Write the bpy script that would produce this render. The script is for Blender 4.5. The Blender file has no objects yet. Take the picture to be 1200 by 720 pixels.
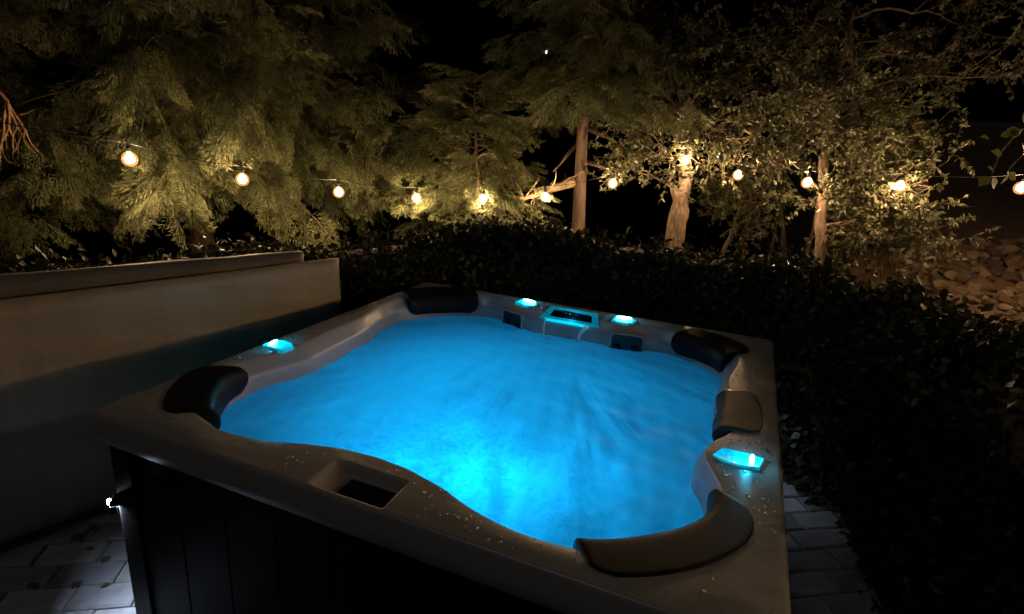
import bpy, math, random
import numpy as np
from mathutils import Vector, Matrix, noise as mnoise

rnd = random.Random(7)
rng = np.random.default_rng(11)
scn = bpy.context.scene
COL = scn.collection
R = math.radians

# ------------------------------------------------------------------ camera
# solved from the four straight edges of the square tub (2.2 m, rim 0.92 m high)
F_PX, PITCH, ROLL, YAW = 669.13, 0.288247, 0.0604113, -0.3818754
CAM = np.array([1.96897, -1.08250, 0.97453 + 0.92])
_fw = np.array([math.sin(YAW)*math.cos(PITCH), math.cos(YAW)*math.cos(PITCH), -math.sin(PITCH)])
_rt0 = np.array([math.cos(YAW), -math.sin(YAW), 0.0])
_up0 = np.cross(_rt0, _fw)
_rt = math.cos(ROLL)*_rt0 + math.sin(ROLL)*_up0
_up = -math.sin(ROLL)*_rt0 + math.cos(ROLL)*_up0
cam_data = bpy.data.cameras.new('camera')
cam = bpy.data.objects.new('camera', cam_data); COL.objects.link(cam)
cam_data.sensor_fit = 'HORIZONTAL'; cam_data.sensor_width = 36.0
cam_data.lens = 36.0*F_PX/1200.0
cam_data.clip_start = 0.02; cam_data.clip_end = 400.0
cam.matrix_world = Matrix(((_rt[0], _up[0], -_fw[0], CAM[0]), (_rt[1], _up[1], -_fw[1], CAM[1]),
                           (_rt[2], _up[2], -_fw[2], CAM[2]), (0, 0, 0, 1)))
scn.camera = cam

def ray(px, py): return _fw + (px-600)/F_PX*_rt + (360-py)/F_PX*_up
def at_z(px, py, z):
    d = ray(px, py); return CAM + d*((z-CAM[2])/d[2])
def at_d(px, py, depth): return CAM + ray(px, py)*depth

# ------------------------------------------------------------------ world, fill light (moonless night), exposure
world = bpy.data.worlds.new('World'); scn.world = world; world.use_nodes = True
wn = world.node_tree; bgn = wn.nodes['Background']
sky = wn.nodes.new('ShaderNodeTexSky'); sky.sky_type = 'NISHITA'; sky.sun_disc = False
SUN_EL, SUN_ROT = 50.0, 197.0      # faint fill light from behind the viewer
sky.sun_elevation = R(-6.0); sky.sun_rotation = R(SUN_ROT)
wn.links.new(sky.outputs[0], bgn.inputs[0]); bgn.inputs[1].default_value = 0.02
sun = bpy.data.lights.new('night_fill', 'SUN'); sun.energy = 0.085; sun.angle = R(12); sun.color = (1.0, 0.94, 0.88)  # added fill standing in for house light; there is no moon
suno = bpy.data.objects.new('night_fill', sun); COL.objects.link(suno)
suno.location = (0, 0, 20)
_sd = Vector((math.sin(R(SUN_ROT))*math.cos(R(SUN_EL)), math.cos(R(SUN_ROT))*math.cos(R(SUN_EL)), math.sin(R(SUN_EL))))
suno.rotation_euler = _sd.to_track_quat('Z', 'Y').to_euler()
scn.view_settings.view_transform = 'Standard'; scn.view_settings.look = 'None'
scn.view_settings.exposure = 0.0; scn.view_settings.gamma = 1.0
cy = scn.cycles
cy.use_denoising = True
cy.max_bounces = 8; cy.diffuse_bounces = 4; cy.glossy_bounces = 4; cy.transmission_bounces = 6; cy.transparent_max_bounces = 12
cy.sample_clamp_indirect = 3.0; cy.sample_clamp_direct = 0.0
cy.caustics_reflective = False; cy.caustics_refractive = False
cy.use_light_tree = True

# ------------------------------------------------------------------ helpers
def tag(o, label=None, cat=None, group=None, kind=None):
    if label: o['label'] = label
    if cat: o['category'] = cat
    if group: o['group'] = group
    if kind: o['kind'] = kind
    return o
def empty(name, loc=(0, 0, 0)):
    o = bpy.data.objects.new(name, None); COL.objects.link(o); o.location = loc
    o.empty_display_size = 0.1; return o
def link(name, me, mat=None, parent=None, smooth=True):
    if mat is not None and not me.materials: me.materials.append(mat)
    if smooth: me.polygons.foreach_set('use_smooth', [True]*len(me.polygons))
    o = bpy.data.objects.new(name, me); COL.objects.link(o)
    if parent is not None:
        o.parent = parent
        o.matrix_parent_inverse = Matrix.Translation(-Vector(parent_loc(parent)))
    return o
def parent_loc(p):
    return p.location.copy() if p.parent is None else Vector((0, 0, 0))   # parts are modelled in world space
def pymesh(name, V, Fc):
    me = bpy.data.meshes.new(name); me.from_pydata([tuple(map(float, v)) for v in V], [], [tuple(int(i) for i in f) for f in Fc]); me.update(); return me
def npmesh(name, V, Fc):
    V = np.asarray(V, np.float32); Fc = np.asarray(Fc, np.int32); n, k = Fc.shape
    me = bpy.data.meshes.new(name)
    me.vertices.add(len(V)); me.vertices.foreach_set('co', V.ravel())
    me.loops.add(n*k); me.loops.foreach_set('vertex_index', Fc.ravel())
    me.polygons.add(n); me.polygons.foreach_set('loop_start', np.arange(0, n*k, k, dtype=np.int32))
    me.polygons.foreach_set('loop_total', np.full(n, k, np.int32))
    me.update(calc_edges=True); return me
class MB:
    def __init__(s): s.V = []; s.F = []
    def add(s, V, Fc):
        b = len(s.V); s.V += [tuple(map(float, v)) for v in V]; s.F += [tuple(b+int(i) for i in f) for f in Fc]; return s
    def box(s, lo, hi, rot=None, org=(0, 0, 0)):
        x0, y0, z0 = lo; x1, y1, z1 = hi
        V = [(x0,y0,z0),(x1,y0,z0),(x1,y1,z0),(x0,y1,z0),(x0,y0,z1),(x1,y0,z1),(x1,y1,z1),(x0,y1,z1)]
        if rot: V = [Vector(org)+rot @ Vector(v) for v in V]
        return s.add(V, [(0,3,2,1),(4,5,6,7),(0,1,5,4),(1,2,6,5),(2,3,7,6),(3,0,4,7)])
    def tube(s, P, rad, sides=8, cap=True):
        P = [Vector(p) for p in P]; n = len(P)
        if not hasattr(rad, '__len__'): rad = [rad]*n
        V = []; ref = Vector((0.31, 0.17, 0.93))
        for i, p in enumerate(P):
            t = (P[min(i+1, n-1)]-P[max(i-1, 0)]).normalized()
            a = t.cross(ref)
            if a.length < 1e-3: a = t.cross(Vector((1, 0, 0)))
            a.normalize(); b = t.cross(a)
            for k in range(sides):
                w = 2*math.pi*k/sides; V.append(p+(a*math.cos(w)+b*math.sin(w))*rad[i])
        Fc = [(i*sides+k, i*sides+(k+1) % sides, (i+1)*sides+(k+1) % sides, (i+1)*sides+k) for i in range(n-1) for k in range(sides)]
        if cap: Fc += [tuple(range(sides))[::-1], tuple((n-1)*sides+k for k in range(sides))]
        return s.add(V, Fc)
    def lathe(s, c, prof, sides=12):
        V = [(c[0]+r*math.cos(2*math.pi*k/sides), c[1]+r*math.sin(2*math.pi*k/sides), c[2]+z) for r, z in prof for k in range(sides)]
        n = len(prof)
        Fc = [(i*sides+k, i*sides+(k+1) % sides, (i+1)*sides+(k+1) % sides, (i+1)*sides+k) for i in range(n-1) for k in range(sides)]
        Fc += [tuple(range(sides))[::-1], tuple((n-1)*sides+k for k in range(sides))]
        return s.add(V, Fc)
    def mesh(s, name): return pymesh(name, s.V, s.F)
    def build(s, name, mat, parent=None, smooth=True, bevel=0, seg=2):
        o = link(name, s.mesh(name), mat, parent, smooth)
        if bevel:
            m = o.modifiers.new('bevel', 'BEVEL'); m.width = bevel; m.segments = seg; m.limit_method = 'ANGLE'; m.angle_limit = R(35)
            m.harden_normals = False
        return o

# ------------------------------------------------------------------ materials
class NT:
    def __init__(s, name):
        s.m = bpy.data.materials.new(name); s.m.use_nodes = True; s.t = s.m.node_tree
        s.b = s.t.nodes['Principled BSDF']; s.out = s.t.nodes['Material Output']
    def n(s, t, **kw):
        x = s.t.nodes.new(t)
        for k, v in kw.items(): setattr(x, k, v)
        return x
    def l(s, a, b): s.t.links.new(a, b)
    def coord(s, kind='Object'): return s.n('ShaderNodeTexCoord').outputs[kind]
    def noise(s, scale, detail=4, rough=0.55, vec=None, dist=0.0):
        x = s.n('ShaderNodeTexNoise'); x.inputs['Scale'].default_value = scale; x.inputs['Detail'].default_value = detail
        x.inputs['Roughness'].default_value = rough; x.inputs['Distortion'].default_value = dist
        s.l(vec if vec is not None else s.coord(), x.inputs['Vector']); return x.outputs['Fac']
    def ramp(s, fac, stops):
        x = s.n('ShaderNodeValToRGB'); e = x.color_ramp.elements
        while len(e) < len(stops): e.new(0.5)
        for el, (p, c) in zip(e, stops): el.position = p; el.color = (*c, 1) if len(c) == 3 else c
        s.l(fac, x.inputs[0]); return x.outputs[0]
    def bump(s, h, strength=0.3, dist=0.01, target=None):
        x = s.n('ShaderNodeBump'); x.inputs['Strength'].default_value = strength; x.inputs['Distance'].default_value = dist
        s.l(h, x.inputs['Height'])
        if target is None: target = s.b
        s.l(x.outputs[0], target.inputs['Normal']); return x
    def set(s, **kw):
        for k, v in kw.items():
            s.b.inputs[k.replace('_', ' ')].default_value = v
        return s
def c4(c): return (*c, 1)

def mat_shell():
    n = NT('acrylic_shell')
    a = n.noise(420, 2); col = n.ramp(a, [(0.35, (0.25, 0.24, 0.23)), (0.62, (0.43, 0.415, 0.395))])
    n.l(col, n.b.inputs['Base Color'])
    w = n.noise(9, 5, 0.6); rr = n.ramp(w, [(0.3, (0.25,)*3), (0.7, (0.42,)*3)]); n.l(rr, n.b.inputs['Roughness'])
    n.bump(n.noise(260, 3), 0.12, 0.002)
    return n.m
def mat_plain(name, col, rough=0.5, var=0.15, scale=20, bump=0.15, bscale=120, bdist=0.002, **kw):
    n = NT(name); f = n.noise(scale, 5)
    n.l(n.ramp(f, [(0.3, tuple(x*(1-var) for x in col)), (0.7, tuple(min(1, x*(1+var)) for x in col))]), n.b.inputs['Base Color'])
    n.set(Roughness=rough, **kw)
    if bump: n.bump(n.noise(bscale, 4), bump, bdist)
    return n.m
def mat_emit(name, col, s):
    n = NT(name); n.set(Base_Color=c4(col), Emission_Color=c4(col), Emission_Strength=s, Roughness=0.3); return n.m
def mat_leaf(name, stops, trans=0.3, rough=0.5, spec=0.35):
    n = NT(name); g = n.n('ShaderNodeNewGeometry')
    col = n.ramp(g.outputs['Random Per Island'], stops)
    n.l(col, n.b.inputs['Base Color']); n.set(Roughness=rough); n.b.inputs['Specular IOR Level'].default_value = spec
    tr = n.n('ShaderNodeBsdfTranslucent'); n.l(col, tr.inputs['Color'])
    mx = n.n('ShaderNodeMixShader'); mx.inputs[0].default_value = trans
    n.l(n.b.outputs[0], mx.inputs[1]); n.l(tr.outputs[0], mx.inputs[2]); n.l(mx.outputs[0], n.out.inputs[0])
    return n.m
def mat_bark(name, a, b, scale=14):
    n = NT(name); tc = n.coord(); mp = n.n('ShaderNodeMapping'); mp.inputs['Scale'].default_value = (1, 1, 0.22); n.l(tc, mp.inputs[0])
    f = n.noise(scale, 8, 0.65, mp.outputs[0], 0.6)
    n.l(n.ramp(f, [(0.32, a), (0.68, b)]), n.b.inputs['Base Color']); n.set(Roughness=0.9); n.bump(f, 0.9, 0.03); return n.m
def mat_water():
    n = NT('aerated_water'); t = n.t
    tc = n.coord()
    # wake of bubbles fanning out from the waterfall, froth gathering over the front jet
    sp = n.n('ShaderNodeSeparateXYZ'); n.l(tc, sp.inputs[0])
    def math_(op, a, b=None, c=None):
        x = n.n('ShaderNodeMath', operation=op)
        for i, v in enumerate((a, b, c)):
            if v is None: continue
            if isinstance(v, (int, float)): x.inputs[i].default_value = v
            else: n.l(v, x.inputs[i])
        return x.outputs[0]
    dx = math_('SUBTRACT', sp.outputs[0], 1.02); dy = math_('SUBTRACT', 2.05, sp.outputs[1])
    an = math_('ARCTAN2', dx, dy); rd = math_('SQRT', math_('ADD', math_('MULTIPLY', dx, dx), math_('MULTIPLY', dy, dy)))
    cv = n.n('ShaderNodeCombineXYZ'); n.l(math_('MULTIPLY', an, 7.0), cv.inputs[0]); n.l(math_('MULTIPLY', rd, 0.9), cv.inputs[1])
    flow = n.noise(1.6, 4, 0.55, cv.outputs[0], 0.7)
    froth = n.noise(17.0, 7, 0.62, tc, 2.2)
    fine = n.noise(120.0, 4, 0.6, tc, 0.2)
    ex = math_('SUBTRACT', sp.outputs[0], 1.18); ey = math_('SUBTRACT', sp.outputs[1], 0.36)
    de = math_('SQRT', math_('ADD', math_('MULTIPLY', ex, ex), math_('MULTIPLY', ey, ey)))
    mr = n.n('ShaderNodeMapRange', interpolation_type='SMOOTHSTEP'); n.l(de, mr.inputs[0]); mr.inputs[1].default_value = 0.12; mr.inputs[2].default_value = 0.75; mr.inputs[3].default_value = 0.6; mr.inputs[4].default_value = 0.10
    fr_ = math_('MULTIPLY', math_('SUBTRACT', froth, 0.5), mr.outputs[0])
    mf = n.n('ShaderNodeMapRange', interpolation_type='SMOOTHSTEP'); n.l(rd, mf.inputs[0]); mf.inputs[1].default_value = 0.55; mf.inputs[2].default_value = 1.45; mf.inputs[3].default_value = 0.12; mf.inputs[4].default_value = 0.9
    patch = n.ramp(n.noise(2.3, 2, 0.5, tc, 0.6), [(0.40, (0.15,)*3), (0.62, (1.0,)*3)])
    side = n.n('ShaderNodeMapRange', interpolation_type='SMOOTHSTEP'); n.l(sp.outputs[0], side.inputs[0]); side.inputs[1].default_value = 0.7; side.inputs[2].default_value = 1.35; side.inputs[3].default_value = 0.25; side.inputs[4].default_value = 1.0
    flow = math_('ADD', math_('MULTIPLY', math_('SUBTRACT', flow, 0.5), math_('MULTIPLY', math_('MULTIPLY', mf.outputs[0], patch), math_('MULTIPLY', side.outputs[0], 1.9))), 0.5)
    col = n.ramp(math_('ADD', flow, fr_), [(0.38, (0.46, 0.52, 0.56)), (0.51, (0.72, 0.77, 0.80)), (0.63, (0.97, 0.98, 0.99))])
    tr = n.n('ShaderNodeBsdfTranslucent'); n.l(col, tr.inputs['Color'])
    tp = n.n('ShaderNodeBsdfTransparent'); tp.inputs[0].default_value = (0.75, 0.88, 0.95, 1)
    mx = n.n('ShaderNodeMixShader'); mx.inputs[0].default_value = 0.15; n.l(tr.outputs[0], mx.inputs[1]); n.l(tp.outputs[0], mx.inputs[2])
    gl = n.n('ShaderNodeBsdfGlossy'); gl.inputs['Roughness'].default_value = 0.48
    fr = n.n('ShaderNodeFresnel'); fr.inputs[0].default_value = 1.14
    m2 = n.n('ShaderNodeMixShader'); n.l(fr.outputs[0], m2.inputs[0]); n.l(mx.outputs[0], m2.inputs[1]); n.l(gl.outputs[0], m2.inputs[2])
    bp = n.n('ShaderNodeBump'); bp.inputs['Strength'].default_value = 0.08; bp.inputs['Distance'].default_value = 0.012
    ad = n.n('ShaderNodeMath', operation='MULTIPLY_ADD'); ad.inputs[1].default_value = 0.2; n.l(fine, ad.inputs[0]); n.l(froth, ad.inputs[2])
    n.l(ad.outputs[0], bp.inputs['Height'])
    for x in (gl, fr): n.l(bp.outputs[0], x.inputs['Normal'])
    n.l(m2.outputs[0], n.out.inputs[0]); t.nodes.remove(n.b)
    return n.m
M = {}
M['shell'] = mat_shell()
M['skirt'] = mat_plain('skirt_panel', (0.006, 0.0055, 0.005), 0.5, 0.3, 8, 0.2, 60)
def mat_pillow(name, c):
    n = NT(name); f = n.noise(24, 4); n.l(n.ramp(f, [(0.3, tuple(x*.75 for x in c)), (0.7, tuple(x*1.25 for x in c))]), n.b.inputs['Base Color'])
    w = n.noise(22, 4, 0.55, None, 1.0); n.l(n.ramp(w, [(0.62, (0.52,)*3), (0.72, (0.2,)*3)]), n.b.inputs['Roughness']); n.bump(n.noise(300, 3), 0.2, 0.001)
    n.b.inputs['Specular IOR Level'].default_value = 0.12; return n.m
M['skirt'].node_tree.nodes['Principled BSDF'].inputs['Specular IOR Level'].default_value = 0.08
M['pillow'] = mat_pillow('wet_headrest_foam', (0.010, 0.010, 0.010))
M['pillow_sheen'] = mat_pillow('sheen_headrest_foam', (0.045, 0.042, 0.04))  # same foam made lighter to carry the wet, lamp-lit sheen in its colour
M['black'] = mat_plain('black_plastic', (0.008, 0.008, 0.009), 0.3, 0.3, 40, 0.05)
M['water'] = mat_water()
def mat_cover(name, c, rough):
    # sun-faded vinyl: blotches, vertical run marks from rain, soft creases
    n = NT(name); tc = n.coord(); mp = n.n('ShaderNodeMapping'); mp.inputs['Scale'].default_value = (9, 9, 0.7); n.l(tc, mp.inputs[0])
    runs = n.noise(1.6, 5, 0.6, mp.outputs[0]); blot = n.noise(3.5, 6, 0.62)
    ad = n.n('ShaderNodeMath', operation='ADD'); n.l(runs, ad.inputs[0]); n.l(blot, ad.inputs[1]); hf = n.n('ShaderNodeMath', operation='MULTIPLY'); hf.inputs[1].default_value = .5; n.l(ad.outputs[0], hf.inputs[0])
    n.l(n.ramp(hf.outputs[0], [(0.34, tuple(x*.80 for x in c)), (0.48, c), (0.64, tuple(x*1.10 for x in c))]), n.b.inputs['Base Color']); n.set(Roughness=rough)
    m2 = n.n('ShaderNodeMapping'); m2.inputs['Rotation'].default_value = (0.5, 0.2, 0.3); m2.inputs['Scale'].default_value = (3, 3, 9); n.l(tc, m2.inputs[0])
    n.bump(n.noise(1.3, 4, 0.5, m2.outputs[0], 1.2), 0.28, 0.03); return n.m
M['cover'] = mat_cover('beige_vinyl', (0.305, 0.248, 0.172), 0.55)
M['cover_grey'] = mat_cover('weathered_vinyl', (0.10, 0.09, 0.08), 0.6)
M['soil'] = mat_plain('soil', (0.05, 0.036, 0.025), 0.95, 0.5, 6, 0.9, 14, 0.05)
M['bank'] = mat_plain('bank_soil', (0.11, 0.065, 0.04), 0.95, 0.45, 5, 0.9, 12, 0.06)
M['sand'] = mat_plain('joint_sand', (0.05, 0.047, 0.043), 0.95, 0.3, 30, 0.5, 90)
M['wire'] = mat_plain('black_rubber', (0.005, 0.005, 0.005), 0.6, 0.2, 40, 0)
M['wood'] = mat_bark('post_wood', (0.07, 0.045, 0.03), (0.16, 0.11, 0.07), 10)
M['dark_bark'] = mat_bark('dark_bark', (0.03, 0.02, 0.014), (0.12, 0.08, 0.052))
M['bark'] = mat_bark('rough_bark', (0.022, 0.015, 0.010), (0.19, 0.13, 0.088), 20)
M['bark_pale'] = mat_bark('pale_bark', (0.09, 0.065, 0.04), (0.32, 0.24, 0.155))
M['twig'] = mat_bark('bare_twig', (0.14, 0.08, 0.045), (0.34, 0.2, 0.11))
M['bulb'] = mat_emit('glowing_filament', (1.0, 0.64, 0.33), 1080)
def mat_globe():  # orange emission in the glass paints a glow ring around each bulb
    n = NT('halo_glass_globe'); t = n.t; e = n.n('ShaderNodeEmission'); e.inputs[0].default_value = (1.0, 0.42, 0.11, 1); e.inputs[1].default_value = 3.0
    tp = n.n('ShaderNodeBsdfTransparent'); tp.inputs[0].default_value = (1, .97, .92, 1); mx = n.n('ShaderNodeMixShader'); mx.inputs[0].default_value = .2
    n.l(tp.outputs[0], mx.inputs[1]); n.l(e.outputs[0], mx.inputs[2])
    gl = n.n('ShaderNodeBsdfGlossy'); gl.inputs['Roughness'].default_value = .08; m2 = n.n('ShaderNodeMixShader'); m2.inputs[0].default_value = .04
    n.l(mx.outputs[0], m2.inputs[1]); n.l(gl.outputs[0], m2.inputs[2]); n.l(m2.outputs[0], n.out.inputs[0]); t.nodes.remove(n.b); return n.m
M['globe'] = mat_globe()
M['cyan_lens'] = mat_emit('cyan_lens', (0.10, 0.85, 1.0), 26)
M['white_lens'] = mat_emit('white_lens', (0.62, 0.76, 1.0), 4600)
M['dim_lens'] = mat_emit('dim_white_lens', (0.62, 0.76, 1.0), 600)
M['glint_nub'] = mat_emit('glint_nub_glow', (0.70, 0.82, 1.0), 85)
M['far_lamp'] = mat_emit('far_lamp_white', (0.85, 0.9, 1.0), 9)
M['blue_lens'] = mat_emit('blue_lens', (0.0, 0.33, 1.0), 3)

# ------------------------------------------------------------------ ground
def sstep(a, b, x):
    t = np.clip((x-a)/(b-a), 0, 1); return t*t*(3-2*t)
def terrain_z(x, y):
    x = np.asarray(x, float); y = np.asarray(y, float)
    z = -0.012*np.ones_like(x)
    bank = sstep(2.6, 4.4, x)*sstep(3.6, 5.6, y)
    z = z + bank*(0.72 + 0.10*np.clip(y-6.5, 0, 40)) 
    d = np.hypot(x-1.5, y-0.5)
    z = z - (1-sstep(2.0, 4.5, x))*0.30*np.clip(d-8.0, 0, 60)
    nz = 0.05*np.sin(1.7*x+0.6*y)*np.cos(1.3*y-0.4*x)*sstep(3.5, 6, d)
    return z+nz
def build_ground():
    g = np.concatenate([np.linspace(-60, -8, 14)[:-1], np.linspace(-8, 10, 91)[:-1], np.linspace(10, 70, 16)])
    X, Y = np.meshgrid(g, g, indexing='ij'); Z = terrain_z(X, Y); n = len(g)
    V = np.stack([X, Y, Z], -1).reshape(-1, 3)
    i = np.arange(n-1); A, B = np.meshgrid(i, i, indexing='ij'); a = (A*n+B).ravel()
    Fc = np.stack([a, a+n, a+n+1, a+1], 1)
    o = link('ground', npmesh('ground', V, Fc), None); tag(o, kind='structure')
    n_ = NT('garden_soil'); tc = n_.coord(); f = n_.noise(3.0, 8, 0.65)
    # reddish bank soil to the right, dark leaf mould elsewhere
    sx = n_.n('ShaderNodeSeparateXYZ'); n_.l(tc, sx.inputs[0])
    mr = n_.n('ShaderNodeMapRange'); mr.inputs[1].default_value = 2.2; mr.inputs[2].default_value = 4.2; n_.l(sx.outputs[0], mr.inputs[0])
    c1 = n_.ramp(f, [(0.3, (0.02, 0.016, 0.011)), (0.7, (0.055, 0.04, 0.026))])
    c2 = n_.ramp(f, [(0.3, (0.075, 0.042, 0.025)), (0.7, (0.17, 0.10, 0.06))])
    mx = n_.n('ShaderNodeMix', data_type='RGBA'); n_.l(mr.outputs[0], mx.inputs[0]); n_.l(c1, mx.inputs[6]); n_.l(c2, mx.inputs[7])
    n_.l(mx.outputs[2], n_.b.inputs['Base Color']); n_.set(Roughness=0.95)
    n_.bump(n_.noise(9, 8, 0.7), 1.0, 0.06)
    o.data.materials.append(n_.m)
build_ground()

# ------------------------------------------------------------------ paving round the tub, each paver a part
CORE = np.array([1.1, 1.1])
def build_paving():
    b = MB(); b.add([(-1.4,-1.3,0),(3.0,-1.3,0),(3.0,2.0,0),(2.45,2.75,0),(-0.2,2.6,0),(-1.4,1.8,0)], [(0,1,2,3,4,5)])
    base = b.build('pavement', M['sand'], None, False); base.location.z = 0.004; tag(base, kind='structure')
    ang = R(33); ux = np.array([math.cos(ang), math.sin(ang)]); uy = np.array([-ux[1], ux[0]])
    W, H = 0.25, 0.138
    mats = []
    for k, c in enumerate([(0.20,0.20,0.205),(0.25,0.245,0.24),(0.165,0.165,0.175),(0.29,0.285,0.28)]):
        mats.append(mat_plain('paver_stone_%s' % 'abcd'[k], c, 0.8, 0.22, 14, 0.6, 50, 0.006))
    proto = []
    for k in range(6):
        r_ = random.Random(k); w, h = W/2-0.004, H/2-0.004; bv = 0.007
        V = []
        for z, ins in ((-0.02, 0), (0.018, 0), (0.026, bv)):
            for sx, sy in ((-1,-1),(1,-1),(1,1),(-1,1)):
                V.append((sx*(w-ins)+r_.uniform(-.0025,.0025), sy*(h-ins)+r_.uniform(-.0025,.0025), z))
        Fc = [(8,9,10,11)]
        for s in (0, 4):
            Fc += [(s+i, s+(i+1)%4, s+4+(i+1)%4, s+4+i) for i in range(4)]
        me = pymesh('paver', V, Fc); me.materials.append(mats[k % 4]); proto.append(me)
    n = 0
    for j in range(-16, 20):
        for i in range(-14, 18):
            p = ux*((i+0.5*(j % 2))*W) + uy*((j+0.02)*H)
            x, y = p
            if not (-1.25 < x < 2.95 and -0.75 < y < 2.4): continue
            if 0.16 < x < 2.04 and 0.16 < y < 2.04: continue
            if y > 2.62-0.75*max(0, x-2.2) or (x < 0.3 and y > 1.5+0.0*x): continue
            if 0.15 < x < 2.1 and y > 1.9: continue
            if 0.3 < x < 2.2 and y < -0.2: continue
            o = bpy.data.objects.new('paver', proto[rnd.randrange(6)]); COL.objects.link(o); o.parent = base
            o.location = (x, y, rnd.uniform(0.0, 0.006)); o.rotation_euler = (rnd.gauss(0, .008), rnd.gauss(0, .008), ang+rnd.gauss(0, .01)+(math.pi if rnd.random() < .5 else 0)); n += 1
    return n
NP = build_paving()

# ------------------------------------------------------------------ hot tub
S, H, HW = 2.2, 0.92, 0.79
CX = CY = 1.1
tub = empty('hot_tub', (CX, CY, 0.0))
tag(tub, 'square hot tub with glowing blue water, grey moulded rim and dark skirt', 'hot tub')

def interp_polar(pts, th):
    a = np.array(sorted(pts)); t = np.concatenate([a[:,0]-360, a[:,0], a[:,0]+360]); r_ = np.tile(a[:,1], 3)
    # periodic Catmull-Rom style smooth interpolation
    g = np.arange(-360, 720.01, 0.5); v = np.interp(g, t, r_)
    k = np.exp(-0.5*(np.arange(-12, 13)*0.5/1.5)**2); k /= k.sum()
    v = np.convolve(np.pad(v, 12, mode='edge'), k, 'valid')
    return np.interp(th, g, v)
E1P = [(-174,.97),(-164,.985),(-157,1.07),(-151,1.17),(-145,1.235),(-138,1.25),(-130,1.235),(-123,1.175),(-115,1.07),(-110,.985),(-103,.912),
       (-95,.882),(-87,.89),(-79,.94),(-72,1.03),(-67,1.09),(-62,1.14),(-57,1.185),(-51,1.205),(-45,1.205),(-38,1.185),(-33,1.13),(-28,1.03),(-24,.945),
       (-20,.915),(-15,.915),(-10,.945),(-5,.965),(4,.965),(12,.965),(18,.955),(24,.985),(30,1.07),(36,1.165),(43,1.22),(50,1.21),(56,1.16),(62,1.09),(66,1.03),
       (70,.985),(75,.945),(90,.915),(104,.945),(109,1.0),(114,1.09),(120,1.18),(128,1.235),(136,1.255),(143,1.245),(149,1.195),(155,1.12),(160,1.06),(166,1.0),(172,.975),(180,.97)]
INS = [(-180,.065),(-165,.07),(-153,.075),(-140,.08),(-120,.06),(-100,.04),(-70,.04),(-50,.07),(-35,.05),(-25,.035),(-15,.04),(0,.085),(12,.06),(22,.05),(35,.07),(50,.09),(62,.06),(72,.05),(90,.055),(106,.05),(118,.06),(135,.085),(149,.06),(165,.05)]
base_th = np.linspace(-180, 180, 541)[:-1]
corners = np.concatenate([c+np.linspace(-5, 5, 61) for c in (-135, -45, 45, 135)])
recess_th = np.linspace(-104, -80, 150)
TH = np.unique(np.round(np.concatenate([base_th, corners, recess_th]), 3))
TR = np.radians(TH); CT, ST = np.cos(TR), np.sin(TR); NTH = len(TH)
def square_r(half, rad, th=None):
    ct, st = (CT, ST) if th is None else (np.cos(np.radians(th)), np.sin(np.radians(th)))
    a, b = np.abs(ct), np.abs(st); r_ = half/np.maximum(a, b)
    q = half-rad
    # corner arc: |r(a,b) - (q,q)| = rad
    B = -(a+b)*q; Cc = 2*q*q-rad*rad; disc = np.maximum(B*B-Cc, 0); rc = -B+np.sqrt(disc)
    inc = (r_*a > q) & (r_*b > q)
    return np.where(inc, rc, r_)
E1 = interp_polar(E1P, TH); EIN = interp_polar(INS, TH)
WL = E1-EIN
def e1_at(th): return interp_polar(E1P, np.asarray(th, float))
def in_at(th): return interp_polar(INS, np.asarray(th, float))
def recess_depth(x, y):
    # control-panel pocket in the front rim: long ramp on the left, steep on the other sides
    d = sstep(0.925, 0.985, x)*(1-sstep(1.178, 1.19, x))*sstep(0.016, 0.032, y)*(1-sstep(0.135, 0.152, y))
    return 0.042*d
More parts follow.
